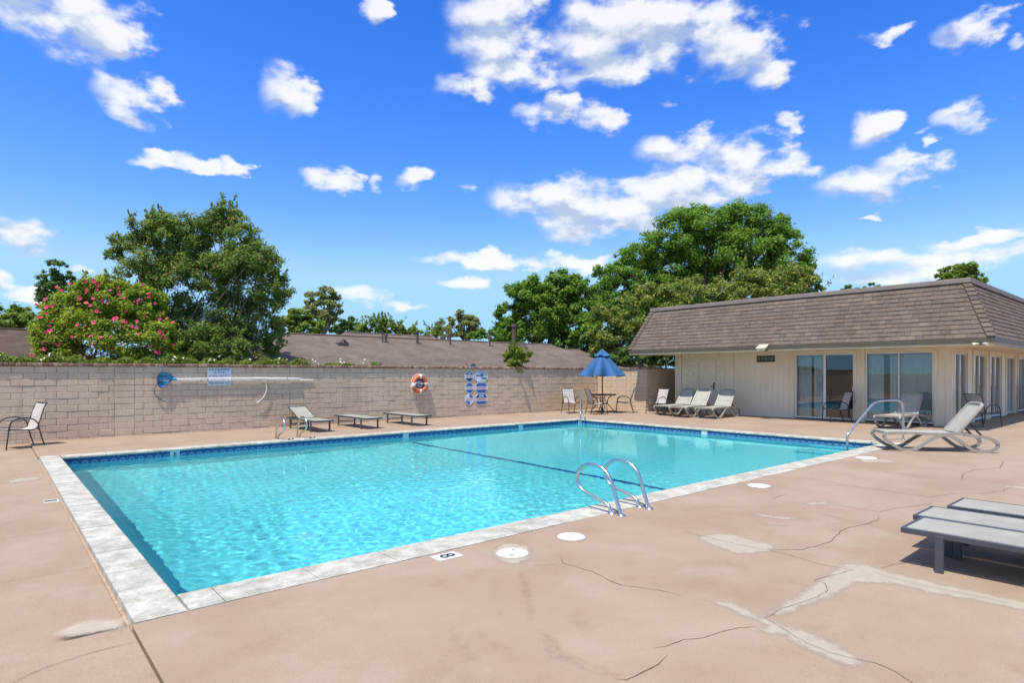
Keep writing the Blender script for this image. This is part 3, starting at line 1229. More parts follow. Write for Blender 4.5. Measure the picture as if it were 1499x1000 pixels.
while q < WALL_Y - .05:
    w_ = random.uniform(.085, .11)
    b.cbox((EW - .045, q + .004, WH), (EW + .17, q + w_ - .004, WH + .07 + random.uniform(-.008, .006)), .01)
    q += w_
q = EW + .18
while q < 22.6:
    w_ = random.uniform(.085, .11)
    b.cbox((q + .004, 14.86 - .02, WH), (q + w_ - .004, 14.86 + .16, WH + .05), .01)
    q += w_
tag(wpart('brick_cap', b, M_CAP, wall), kind='stuff')

# ================================================================== pool house
HX, HYL, HYR = 21.0, 14.12, 4.86                       # front wall, its two ends (y)
EX, EYL, EYR = 19.3, 15.15, 3.57                        # eave line
RX, RYL, RYR = 20.0, 14.49, 4.27                        # top of the steep roof
EZ0, EZ1, RZ = 2.275, 2.475, 4.10
HBX = 33.5                                             # back of the house
M_PANEL = None


def siding_material():
    m, N, L, b = new_mat('painted_siding')
    geo = N.new('ShaderNodeNewGeometry')
    t = N.new('ShaderNodeTexNoise')
    t.inputs['Scale'].default_value = 1.6
    t.inputs['Detail'].default_value = 6
    L.new(geo.outputs['Position'], t.inputs['Vector'])
    cr = ramp(N, [(.3, (.76, .655, .50)), (.7, (.81, .71, .55))])
    L.new(t.outputs[0], cr.inputs[0])
    L.new(cr.outputs[0], b.inputs['Base Color'])
    b.inputs['Roughness'].default_value = .6
    return m


M_SIDING = siding_material()
M_TRIM = plain('painted_trim', (.79, .69, .54), .55, var=.05, scale=2)
M_PEBBLE = plain('pebble_panel', (.78, .72, .54), .9, var=.16, scale=22, bump=.9, bscale=45)
M_FASCIA = plain('fascia_paint', (.36, .305, .205), .55, var=.06, scale=2)
M_GUTTER = plain('gutter_paint', (.11, .085, .058), .5, var=.08)
M_SOFFIT = plain('soffit_paint', (.80, .71, .56), .7, var=.05)
M_FRAME = plain('white_aluminium', (.74, .74, .72), .4, var=.04)
M_GLASS = glass_mat('window_glass', (.82, .88, .88), .06)
M_SCREEN = glass_mat('screened_glass', (.45, .47, .47), .05)
M_BLIND = plain('vinyl_blind', (.74, .78, .78), .6, var=.05)
M_ROOM = plain('room_paint', (.35, .32, .28), .8)
M_DARK = plain('dark_interior', (.05, .045, .04), .8)
M_DOORP = plain('door_paint', (.77, .67, .52), .5, var=.05, scale=2)
M_STEEL = plain('dark_steel', (.05, .045, .04), .4, metal=.6)
M_SHINGLE = piece_mat('asphalt_shingle', [(0, (.150, .118, .096)), (.25, (.190, .148, .118)), (.5, (.165, .136, .116)), (.75, (.215, .168, .132)), (.9, (.132, .112, .102)), (1, (.190, .152, .122))], .95, .5, 60, .35, 1.2, .15)
M_RIDGE = plain('ridge_metal', (.25, .20, .175), .7, var=.08, scale=3)

house = thing('pool_house', 'tan pool house with steep brown shingle roof and sliding glass doors', 'building', (HX, HYR, 0))


def hp(name, a, c, mat, parent=None, ch=0.0):
    b = B()
    b.cbox(a, c, ch) if ch else b.box(a, c)
    return wpart(name, b, mat, parent or house)


# openings on the front (y from, y to): sliding door, window; the rest is wall
F_SL = (9.33, 7.44)
F_WI = (7.12, 5.28)
TOPZ = 2.20
wt = .14
wb = B()
for (a, c) in ((HYL, F_SL[0]), (F_SL[1], F_WI[0]), (F_WI[1], HYR)):
    wb.box((HX, a, -.05), (HX + wt, c, 2.36))
wb.box((HX, F_SL[0], TOPZ), (HX + wt, F_SL[1], 2.36))
wb.box((HX, F_WI[0], TOPZ), (HX + wt, F_WI[1], 2.36))
wpart('front_wall', wb, M_SIDING, house)
S_OP = [(21.32, 22.72), (23.55, 25.12), (25.72, 27.42), (28.3, 29.7), (30.4, 31.8)]
wb = B()
q = HX + wt
for (a, c) in S_OP + [(HBX, HBX)]:
    wb.box((q, HYR, -.05), (a, HYR + wt, 2.36))
    if a < HBX:
        wb.box((a, HYR, 2.16), (c, HYR + wt, 2.36))
    q = c
wpart('side_wall', wb, M_SIDING, house)
hp('rear_wall', (HX + wt, HYL - wt, -.05), (HBX, HYL, 2.36), M_SIDING)
hp('back_wall', (HBX, HYR, -.05), (HBX + wt, HYL, 2.36), M_SIDING)
hp('inner_floor', (HX + wt, HYR + wt, -.04), (HBX, HYL - wt, .012), plain('inner_floor', (.14, .11, .09), .6))
hp('inner_ceiling', (HX + wt, HYR + wt, 2.365), (HBX, HYL - wt, 2.40), M_ROOM)
hp('partition', (HX + 4.2, HYR + wt + .02, .02), (HX + 4.3, HYL - wt - .02, 2.36), M_ROOM)

# grooved plywood: battens and panels proud of the wall
random.seed(2)
px = HX - .012
y = 11.56
while y > 9.6:
    w_ = min(.205, y - 9.56)
    hp('siding_board', (px, y - .002, .01), (HX - .001, y - w_ + .002, 2.30), M_SIDING, None, .002)
    y -= w_
hp('pebble_panel', (HX - .018, 13.82, .02), (HX - .001, 13.06, 2.30), M_PEBBLE)
hp('pebble_panel', (HX - .018, 12.30, .02), (HX - .001, 12.06, 2.30), M_PEBBLE)
for (a, c) in ((14.13, 14.02), (13.94, 13.84), (12.06, 11.96), (11.70, 11.58), (9.56, 9.50), (9.44, 9.36), (7.43, 7.36), (7.22, 7.14), (5.27, 5.18), (4.98, 4.86)):
    hp('trim_board', (HX - .035, a, 0), (HX - .002, c, 2.30), M_TRIM, None, .004)
for (a, c) in ((11.96, 11.70), (7.36, 7.22), (5.18, 4.98), (9.50, 9.44), (14.02, 13.94)):
    hp('trim_panel', (HX - .016, a, 0), (HX - .0015, c, 2.30), M_SIDING, None, .002)
hp('head_board', (HX - .03, F_SL[0] + .02, TOPZ + .02), (HX - .002, F_SL[1] - .004, 2.30), M_TRIM, None, .003)
hp('head_board', (HX - .03, F_WI[0] + .01, TOPZ + .02), (HX - .002, F_WI[1] - .004, 2.30), M_TRIM, None, .003)
hp('base_board', (HX - .02, 11.56, -.01), (HX - .0135, 9.58, .09), M_TRIM)

# plain door with lever handle
dr = hp('door', (HX - .03, 13.02, .015), (HX - .002, 12.32, 2.08), M_DOORP, None, .004)
hb_ = B().tube([(HX - .075, 12.40, 1.04), (HX - .075, 12.52, 1.04)], .012)
hb_.disc((0, 0), .0, 0, 0, 3)
hb_ = B()
hb_.tube([(HX - .03, 12.40, 1.04), (HX - .075, 12.40, 1.04), (HX - .08, 12.52, 1.04)], .012)
hb_.box((HX - .036, 12.37, .92), (HX - .030, 12.43, 1.2))
wpart('handle', hb_, M_STEEL, dr)


def blinds(y0, y1, x, gap, parent, n_skip=(), zt=2.12):
    """Vertical vinyl slats hanging behind a pane."""
    k = 0
    y = y0
    while y > y1 + .02:
        if k not in n_skip:
            b = B()
            w_ = .098
            a = .16
            b.add([(x - w_ / 2 * math.sin(a), y - w_ / 2 * math.cos(a), .06), (x + .006, y, .06), (x + w_ / 2 * math.sin(a), y + w_ / 2 * math.cos(a), .06),
                   (x - w_ / 2 * math.sin(a), y - w_ / 2 * math.cos(a), zt), (x + .006, y, zt), (x + w_ / 2 * math.sin(a), y + w_ / 2 * math.cos(a), zt)],
                  [(0, 1, 4, 3), (1, 2, 5, 4)])
            wpart('blind_slat', b, M_BLIND, parent, fix=False)
        y -= gap
        k += 1


def glazing(name, axis, a, c, z0, z1, mull, panes, depth=.05):
    """Framed glazing in the front (axis 'y') or the side wall (axis 'x'): frame, mullions, panes."""
    f = B()
    t = .045

    def bx(p, q, z_0, z_1, d0, d1):
        if axis == 'y':
            f.box((HX + d0, p, z_0), (HX + d1, q, z_1))
        else:
            f.box((p, HYR + d0, z_0), (q, HYR + d1, z_1))
    lo, hi = min(a, c), max(a, c)
    bx(lo + .002, lo + t, z0, z1, .01, .11)
    bx(hi - t, hi - .002, z0, z1, .01, .11)
    bx(lo + t, hi - t, z1 - t, z1 - .002, .012, .108)
    bx(lo + t, hi - t, z0, z0 + t * 1.2, .012, .108)
    for mm, w_ in mull:
        bx(mm - w_ / 2, mm + w_ / 2, z0 + t * 1.2, z1 - t, .014, .1)
    fr = wpart('frame', f, M_FRAME, house)
    for (p, q, mt, d) in panes:
        b = B()
        if axis == 'y':
            b.add([(HX + d, p, z0 + t), (HX + d, q, z0 + t), (HX + d, q, z1 - t), (HX + d, p, z1 - t)], [(0, 1, 2, 3)])
        else:
            b.add([(p, HYR + d, z0 + t), (q, HYR + d, z0 + t), (q, HYR + d, z1 - t), (p, HYR + d, z1 - t)], [(0, 1, 2, 3)])
        wpart('pane', b, mt, fr, fix=False)
    return fr


sl = glazing('sliding_door', 'y', F_SL[0], F_SL[1], .03, TOPZ, [(8.36, .075)], [(9.29, 8.38, M_GLASS, .07), (8.34, 7.48, M_SCREEN, .045)])
sl.name = 'sliding_door'
hb_ = B().cbox((HX - .012, 7.50, .96), (HX + .012, 7.46, 1.12), .006)
wpart('handle', hb_, M_FRAME, sl)
blinds(9.25, 8.42, HX + .19, .088, house, (5,))
wi = glazing('window', 'y', F_WI[0], F_WI[1], .05, TOPZ, [(6.19, .035)], [(7.08, 6.21, M_GLASS, .06), (6.17, 5.32, M_GLASS, .06)])
wi.name = 'window'
blinds(7.05, 5.33, HX + .19, .088, house, (5, 6))
for i, (a, c) in enumerate(S_OP):
    mid = (a + c) / 2
    w_ = glazing('window', 'x', a, c, .04, 2.16, [(mid, .05)], [(a + .045, mid - .02, M_GLASS, .06), (mid + .02, c - .045, M_SCREEN if i % 2 else M_GLASS, .06)])
    w_.name = 'window'
q = HX
for (a, c) in S_OP:
    for (p0, p1) in ((a - .16, a - .02), (c + .02, c + .16)):
        hp('trim_board', (p0, HYR - .035, 0), (p1, HYR - .002, 2.30), M_TRIM, None, .004)
    hp('head_board', (a - .018, HYR - .03, 2.18), (c + .018, HYR - .002, 2.30), M_TRIM, None, .003)
hp('trim_board', (HX - .034, HYR - .036, 0), (HX + .1, HYR - .0025, 2.30), M_TRIM, None, .004)

# eaves: soffit, fascia, gutter strip
sb = B()
sb.box((EX + .03, EYR + .03, 2.30), (HX + .05, EYL - .03, 2.33))
sb.box((HX + .05, EYR + .03, 2.301), (HBX + .5, HYR + .05, 2.331))
sb.box((HX + .05, HYL - .05, 2.302), (HBX + .5, EYL - .03, 2.332))
wpart('soffit', sb, M_SOFFIT, house)
fb = B()
fb.cbox((EX, EYR, EZ0), (EX + .03, EYL, EZ1 - .11), .004)
fb.box((EX + .031, EYR, EZ0 + .001), (HBX + .5, EYR + .03, EZ1 - .11))
fb.box((EX + .031, EYL - .03, EZ0 + .001), (HBX + .5, EYL, EZ1 - .11))
wpart('fascia', fb, M_FASCIA, house)
fb = B()
fb.cbox((EX - .025, EYR - .025, EZ1 - .113), (EX + .05, EYL + .025, EZ1 - .005), .004)
fb.box((EX + .051, EYR - .025, EZ1 - .112), (HBX + .5, EYR + .05, EZ1 - .006))
fb.box((EX + .051, EYL - .05, EZ1 - .112), (HBX + .5, EYL + .025, EZ1 - .006))
wpart('gutter', fb, M_GUTTER, house)

# steep roof: deck, then rows of shingles
rb = B()
o = .02
rb.add([(EX + o, EYR + o, EZ1), (EX + o, EYL - o, EZ1), (RX + o, RYL - o, RZ), (RX + o, RYR + o, RZ),
        (HBX + .5, EYR + o, EZ1), (HBX + .5, RYR + o, RZ), (HBX + .5, EYL - o, EZ1), (HBX + .5, RYL - o, RZ)],
       [(0, 3, 2, 1), (0, 4, 5, 3), (1, 2, 7, 6), (3, 5, 7, 2)])
roof = wpart('roof', rb, M_RIDGE, house)
ROWS = 13
up_f = Vector((RX - EX, 0, RZ - EZ1))
slope = up_f.length
rowh = slope / ROWS
uf = up_f.normalized()
nf_ = Vector((-uf.z, 0, uf.x))
us = Vector((0, (RYR - EYR), RZ - EZ1)).normalized()
ns_ = Vector((0, -us.z, us.y))
random.seed(21)
items = []                                             # (centre, width, height offset, side)
for r in range(ROWS):
    t0 = r / ROWS
    ya, yb = EYR + (RYR - EYR) * t0, EYL + (RYL - EYL) * t0
    y = ya + .06
    y -= random.uniform(0, .1)
    y = max(y, ya + .02)
    while y < yb - .02:
        w_ = min(random.choice((.16, .2, .24, .28, .2)), yb - .02 - y)
        if w_ > .03:
            items.append((y + w_ / 2, w_, r, 0))
        y += w_
    xa = EX + (RX - EX) * t0
    x = xa + .03
    while x < HBX:
        w_ = random.choice((.16, .2, .24, .28))
        items.append((x + w_ / 2, w_, r, 1))
        x += w_


def shingle_geo(b, it, rel=True):
    c, w_, r, sd = it
    th = .008 + random.uniform(0, .010)
    u_, n_ = (uf, nf_) if sd == 0 else (us, ns_)
    base = (Vector((EX, c, EZ1)) if sd == 0 else Vector((c, EYR, EZ1))) + u_ * (r * rowh)
    sv = Vector((0, 1, 0)) if sd == 0 else Vector((1, 0, 0))
    g_ = .003
    l0 = -.012
    l1 = rowh + .004
    vs = []
    for s_ in (-1, 1):
        for (l_, h_) in ((l0, th + .012), (l0, .004), (l1, .006)):
            vs.append(base + sv * s_ * (w_ / 2 - g_) + u_ * l_ + n_ * h_)
    fs = [(0, 1, 2), (5, 4, 3), (0, 3, 4, 1), (0, 2, 5, 3)]
    b.add(vs, fs)
    return base + u_ * rowh / 2


items.sort(key=lambda it: (it[3], it[0]))
front = [it for it in items if it[3] == 0]
rorg = house.location
for it in front[:285]:
    b = B()
    c = shingle_geo(b, it)
    me = b.mesh('shingle', False, c)
    fix_normals(me)
    link('shingle', me, M_SHINGLE, roof, c - rorg)
b = B()
for it in front[285:] + [it for it in items if it[3] == 1]:
    shingle_geo(b, it)
tag(wpart('distant_shingles', b, M_SHINGLE, roof), kind='stuff')
# hip caps
for (e0, e1) in (((EX, EYR, EZ1), (RX, RYR, RZ)), ((EX, EYL, EZ1), (RX, RYL, RZ))):
    e0, e1 = Vector(e0), Vector(e1)
    t = (e1 - e0).normalized()
    sy = 1 if e0.y < 8 else -1
    a_ = Vector((0, 1 * sy, 0))
    c_ = Vector((1, 0, 0))
    nrm = Vector((-1, -sy, .6)).normalized()
    for k in range(13):
        p0 = e0.lerp(e1, k / 13) + nrm * .085
        p1 = e0.lerp(e1, (k + 1.15) / 13) + nrm * .045
        b = B()
        w_ = .17
        vs = [p0, p0 + a_ * w_, p0 + c_ * w_, p1, p1 + a_ * w_, p1 + c_ * w_]
        lo_ = [p - nrm * .022 for p in vs]
        b.add(vs + lo_, [(0, 1, 4, 3), (0, 3, 5, 2), (6, 9, 10, 7), (6, 8, 11, 9), (0, 6, 7, 1), (0, 2, 8, 6), (1, 7, 10, 4), (2, 5, 11, 8)])
        wpart('hip_cap', b, M_SHINGLE, roof)
b = B()
b.cbox((RX - .10, RYR - .10, RZ - .10), (RX + .22, RYL + .10, RZ + .035), .012)
b.box((RX + .22, RYR - .099, RZ - .099), (HBX, RYR + .2, RZ + .034))
wpart('ridge_flashing', b, M_RIDGE, roof)
hp('flat_roof', (RX + .22, RYR + .2, RZ - .03), (HBX + .4, RYL, RZ + .01), M_RIDGE)
# vent stack on the flat roof
vt = dp(1103, 430, 24.5)
b = B()
b.tube([(21.9, 11.6, RZ - .02), (21.9, 11.6, RZ + .28)], .11, 12)
b.tube([(21.9, 11.6, RZ + .28), (21.9, 11.6, RZ + .34)], .14, 12)
wpart('vent_stack', b, plain('vent_metal', (.12, .075, .06), .6), roof, True)

# fittings fixed to the house
fl = thing('flood_lamp', 'cream flood lamp under the pool house gutter above the number plate', 'lamp', (EX - .03, on_x(1120, EX), 2.40))
M_CREAM = plain('cream_lamp', (.68, .63, .45), .45)
b = B()
for sgn in (1,):
    vs = [(-.30, .16, -.03), (-.05, .16, .10), (-.05, -.16, .10), (-.30, -.16, -.03), (-.26, .12, -.12), (-.04, .12, -.03), (-.04, -.12, -.03), (-.26, -.12, -.12)]
    b.add(vs, [(0, 1, 2, 3), (4, 7, 6, 5), (0, 4, 5, 1), (1, 5, 6, 2), (2, 6, 7, 3), (3, 7, 4, 0)])
lpart('lamp_head', b, M_CREAM, fl)
lpart('bracket', B().tube([(.03, -.04, -.10), (-.08, -.06, -.09), (-.1, -.06, -.05)], .022), M_STEEL, fl)
yq = on_x(1436, EX)
dl = thing('twin_flood_lamp', 'small twin spot lamp on the fascia corner of the pool house', 'lamp', (EX - .002, yq, 2.33))
lpart('base_plate', B().cbox((-.03, -.07, -.05), (0, .07, .05), .006), plain('lamp_plate', (.06, .06, .07), .4), dl)
for s_ in (-1, 1):
    lpart('spot_head', B().tube([(-.03, s_ * .04, -.02), (-.07, s_ * .09, -.02), (-.12, s_ * .16, -.04)], [.018, .03, .05], 10), M_CREAM, dl, True)
pl = thing('number_plate', 'small black plate with pale digits on the tan siding', 'sign', (HX - .0125, 10.36, 2.065))
lpart('plate', B().cbox((-.02, -.33, -.115), (0, .33, .115), .005), plain('plate_black', (.02, .022, .02), .4), pl)
M_DIGIT = plain('digit_grey', (.22, .25, .24), .5)
# the digits are a blur in the photograph: pale upright strokes
random.seed(4)
for k in range(5):
    yy = .24 - k * .12
    b = B()
    b.box((-.024, yy - .035, -.07), (-.0205, yy - .015, .07))
    b.box((-.024, yy + .015, -.07), (-.0205, yy + .035, .07))
    if k % 2 == 0:
        b.box((-.024, yy - .015, .05), (-.0205, yy + .015, .07))
        b.box((-.024, yy - .015, -.01), (-.0205, yy + .015, .012))
    lpart('digit_stroke', b, M_DIGIT, pl)

# ================================================================== neighbouring houses behind the wall
def roof_material(name, c0, c1, rows=7.2):
    m, N, L, b = new_mat(name)
    geo = N.new('ShaderNodeNewGeometry')
    sp, cb = N.new('ShaderNodeSeparateXYZ'), N.new('ShaderNodeCombineXYZ')
    L.new(geo.outputs['Position'], sp.inputs[0])
    L.new(sp.outputs[0], cb.inputs[0])
    L.new(sp.outputs[1], cb.inputs[1])
    br = N.new('ShaderNodeTexBrick')
    br.inputs['Scale'].default_value = rows
    br.inputs['Color1'].default_value = (*c0, 1)
    br.inputs['Color2'].default_value = (*c1, 1)
    br.inputs['Mortar'].default_value = (*[x * .55 for x in c0], 1)
    br.inputs['Mortar Size'].default_value = .012
    br.inputs['Brick Width'].default_value = 1.6
    br.inputs['Row Height'].default_value = .9
    L.new(cb.outputs[0], br.inputs['Vector'])
    t = N.new('ShaderNodeTexNoise')
    t.inputs['Scale'].default_value = 1.3
    t.inputs['Detail'].default_value = 8
    L.new(geo.outputs['Position'], t.inputs['Vector'])
    r = ramp(N, [(.3, (.78, .78, .78)), (.7, (1.1, 1.08, 1.05))])
    L.new(t.outputs[0], r.inputs[0])
    mx = N.new('ShaderNodeMix')
    mx.data_type = 'RGBA'
    mx.blend_type = 'MULTIPLY'
    mx.inputs[0].default_value = 1
    L.new(br.outputs[0], mx.inputs[6])
    L.new(r.outputs[0], mx.inputs[7])
    L.new(mx.outputs[2], b.inputs['Base Color'])
    b.inputs['Roughness'].default_value = .95
    b.inputs['Specular IOR Level'].default_value = .1
    return m


M_NROOF = roof_material('neighbour_shingle', (.150, .118, .102), (.185, .148, .126))
M_NROOF2 = roof_material('dark_neighbour_shingle', (.095, .065, .055), (.12, .085, .07), 4)
M_NWALL = plain('neighbour_stucco', (.42, .37, .30), .9)


def hip_house(label, x0, x1, y0, y1, ez, rz, rx0, rx1, ry, mat, name='neighbour_house'):
    h = thing(name, label, 'house', (x0, y0, -.12))
    wpart('wall', B().box((x0 + .6, y0 + .6, -.12), (x1 - .6, y1 - .6, ez)), M_NWALL, h)
    b = B()
    t = .14
    b.add([(x0, y0, ez), (x1, y0, ez), (x1, y1, ez), (x0, y1, ez), (rx0, ry, rz), (rx1, ry, rz),
           (x0, y0, ez - t), (x1, y0, ez - t), (x1, y1, ez - t), (x0, y1, ez - t)],
          [(0, 1, 5, 4), (1, 2, 5), (2, 3, 4, 5), (3, 0, 4), (0, 6, 7, 1), (1, 7, 8, 2), (2, 8, 9, 3), (3, 9, 6, 0), (6, 9, 8, 7)])
    rf = wpart('roof', b, mat, h)
    wpart('ridge_cap', B().tube([(rx0, ry, rz + .01), (rx1, ry, rz + .01)], .05, 6), mat, rf)
    return h, rf


h1, rf1 = hip_house('low house with long brown hip roof just over the block wall', 6.6, 24.6, 19.4, 27.2, 1.78, 3.08, 8.75, 23.0, 23.3, M_NROOF)
# dark louvred gable and vents on that roof
b = B()
b.add([(6.9 + .5, 20.55, 2.05), (8.4, 20.55, 2.05), (8.4, 20.55, 2.5), (7.6, 20.55, 2.5)], [(0, 1, 2, 3)])
M_PIPE = plain('vent_pipe', (.10, .075, .065), .7)
for u, v0, v1, r in ((565, 510, 492, .05), (611, 497, 488, .06), (659, 497, 490, .045), (717, 503, 487, .04), (560, 500, 487, .035)):
    yy = 22.6
    xx = on_y(u, yy)
    d_ = xx * CT + yy * ST
    zb = 2.8
    zt_ = EYE + (HYP - v1) / FPX * d_
    b = B().tube([(xx, yy, zb), (xx, yy, zt_)], r, 8)
    b.tube([(xx, yy, zt_), (xx, yy, zt_ + .05)], r * 1.6, 8)
    wpart('vent_pipe', b, M_PIPE, rf1, True)
yy = 22.9
xx = on_y(752.5, yy)
d_ = xx * CT + yy * ST
b = B().tube([(xx, yy, 2.8), (xx, yy, EYE + (HYP - 479) / FPX * d_)], .105, 12)
b.tube([(xx, yy, EYE + (HYP - 479) / FPX * d_), (xx, yy, EYE + (HYP - 474) / FPX * d_)], .15, 12)
wpart('flue_pipe', b, plain('flue', (.10, .072, .06), .6), rf1, True)
yy = 22.0
xx = on_y(501, yy)
b = B()
b.tube([(xx - .16, yy - .1, 2.70), (xx, yy - .1, 2.86), (xx + .16, yy - .1, 2.70)], .05, 6)
b.box((xx - .2, yy - .15, 2.6), (xx + .2, yy + .3, 2.74))
wpart('roof_vent', b, M_PIPE, rf1)
yy = 22.6
xx = on_y(766, yy)
b = B().disc((xx, yy), .2, 2.8, 3.0, 10, .12)
wpart('roof_vent', b, M_PIPE, rf1)
h2, rf2 = hip_house('house with shingle roof raised behind the long brown hip roof', 12.6, 21.5, 27.0, 33.0, 2.5, 3.72, 14.2, 19.8, 30.0, M_NROOF)
h3, rf3 = hip_house('dark brown tiled roof house beyond the hibiscus', -9.5, 2.9, 25.2, 31.0, 2.0, 3.12, -7.0, 1.4, 28.0, M_NROOF2)
h4, rf4 = hip_house('small brown roof house below the broad tree near the parasol', 25.6, 34.0, 23.6, 30.0, 1.85, 3.1, 28.0, 32.0, 27.2, M_NROOF)
# dish on the roof behind the signs
ds = thing('satellite_dish', 'grey satellite dish just over the wall above the rule signs', 'dish', (13.75, 18.35, .88))
lpart('mast', B().tube([(0, 0, -1.1), (0, 0, .86)], .022), M_PIPE, ds)
b = B()
vs, fs = [(0, 0, 0)], []
for j in range(1, 4):
    for i in range(12):
        a = 2 * math.pi * i / 12
        r = .125 * j / 3
        vs.append((r * math.cos(a), -.05 * (j / 3) ** 2, r * math.sin(a)))
fs = [(0, 1 + i, 1 + (i + 1) % 12) for i in range(12)]
for j in range(2):
    for i in range(12):
        fs.append((1 + j * 12 + i, 13 + j * 12 + i, 13 + j * 12 + (i + 1) % 12, 1 + j * 12 + (i + 1) % 12))
b.add(vs, fs)
d_o = lpart('reflector', b, plain('dish_grey', (.42, .46, .47), .5), ds, True)
d_o.location = (.1, -.05, .95)
d_o.rotation_euler = (math.radians(30), math.radians(35), 0)
lpart('feed_arm', B().tube([(0, 0, .82), (-.15, -.1, .9), (-.28, -.15, 1.05)], .014), M_PIPE, ds)

# ================================================================== furniture and pool fittings
M_BRONZE = plain('bronze_frame', (.045, .05, .055), .45, metal=.3)
M_GREYFR = plain('grey_frame', (.072, .080, .095), .4, metal=.2, var=.05)
M_SLING = None


def sling_material(name, c):
    m, N, L, b = new_mat(name)
    tc = N.new('ShaderNodeTexCoord')
    w1 = N.new('ShaderNodeTexNoise')
    w1.inputs['Scale'].default_value = 5
    w1.inputs['Detail'].default_value = 7
    L.new(tc.outputs['Object'], w1.inputs['Vector'])
    cr = ramp(N, [(.3, tuple(x * .86 for x in c)), (.7, tuple(min(1, x * 1.06) for x in c))])
    L.new(w1.outputs[0], cr.inputs[0])
    L.new(cr.outputs[0], b.inputs['Base Color'])
    b.inputs['Roughness'].default_value = .75
    b.inputs['Specular IOR Level'].default_value = .25
    ck = N.new('ShaderNodeTexChecker')
    ck.inputs['Scale'].default_value = 260
    L.new(tc.outputs['Object'], ck.inputs['Vector'])
    bp = N.new('ShaderNodeBump')
    bp.inputs['Strength'].default_value = .25
    bp.inputs['Distance'].default_value = .002
    L.new(ck.outputs[1], bp.inputs['Height'])
    L.new(bp.outputs[0], b.inputs['Normal'])
    return m


M_SLING = sling_material('chair_sling', (.50, .46, .43))
M_LSLING = sling_material('lounger_sling', (.325, .325, .28))
M_RESIN = plain('taupe_resin', (.30, .275, .235), .45, var=.06, scale=4)
M_RSLING = sling_material('chaise_sling', (.38, .372, .33))
M_CHROME = plain('stainless_tube', (.58, .58, .57), .28, metal=1.0, var=.05, scale=12)
M_WHITE = plain('white_plastic', (.80, .80, .78), .4, var=.03)


def build_chair(label):
    t = thing('patio_chair', label, 'chair')
    prof = smooth_path([(.27, 0, .425), (.20, 0, .415), (.02, 0, .395), (-.16, 0, .39), (-.235, 0, .43), (-.275, 0, .54), (-.325, 0, .72), (-.375, 0, .88), (-.415, 0, .95)], 4)
    W = .235
    b = B()
    vs, fs = [], []
    ny_ = 9
    rnd = random.Random(3)
    for i, p in enumerate(prof):
        for j in range(ny_):
            s_ = j / (ny_ - 1) * 2 - 1
            sag = .022 * (1 - s_ * s_)
            wr = .004 * math.sin(i * 1.1 + 2 * s_ * s_ * 3)
            k_ = 1 if i < 18 else 0
            vs.append((p.x - (0 if k_ else sag * .9) + wr, s_ * W, p.z - (sag if k_ else 0) + wr))
    for i in range(len(prof) - 1):
        for j in range(ny_ - 1):
            fs.append((i * ny_ + j, i * ny_ + j + 1, (i + 1) * ny_ + j + 1, (i + 1) * ny_ + j))
    b.add(vs, fs)
    lpart('sling', b, M_SLING, t, True)
    for s_ in (-1, 1):
        lpart('side_rail', B().tube([(p.x, s_ * (W + .012), p.z) for p in prof], .0125, 8), M_BRONZE, t, True)
        arm = smooth_path([(.31, 0, .0), (.285, 0, .22), (.255, 0, .46), (.215, 0, .575), (.12, 0, .63), (-.02, 0, .645), (-.15, 0, .615), (-.235, 0, .53), (-.255, 0, .46)], 4)
        lpart('arm', B().tube([(p.x, s_ * (W + .042), p.z) for p in arm], .014, 8), M_BRONZE, t, True)
        lpart('rear_leg', B().tube([(-.245, s_ * (W + .04), .48), (-.30, s_ * (W + .04), .25), (-.37, s_ * (W + .04), 0)], .014, 8), M_BRONZE, t, True)
    lpart('cross_bar', B().tube([(.24, -W - .03, .40), (.24, W + .03, .40)], .011, 6), M_BRONZE, t, True)
    lpart('cross_bar', B().tube([(-.26, -W - .03, .40), (-.26, W + .03, .40)], .011, 6), M_BRONZE, t, True)
    lpart('cross_bar', B().tube([(-.415, -W - .012, .95), (-.415, W + .012, .95)], .0125, 6), M_BRONZE, t, True)
    return t


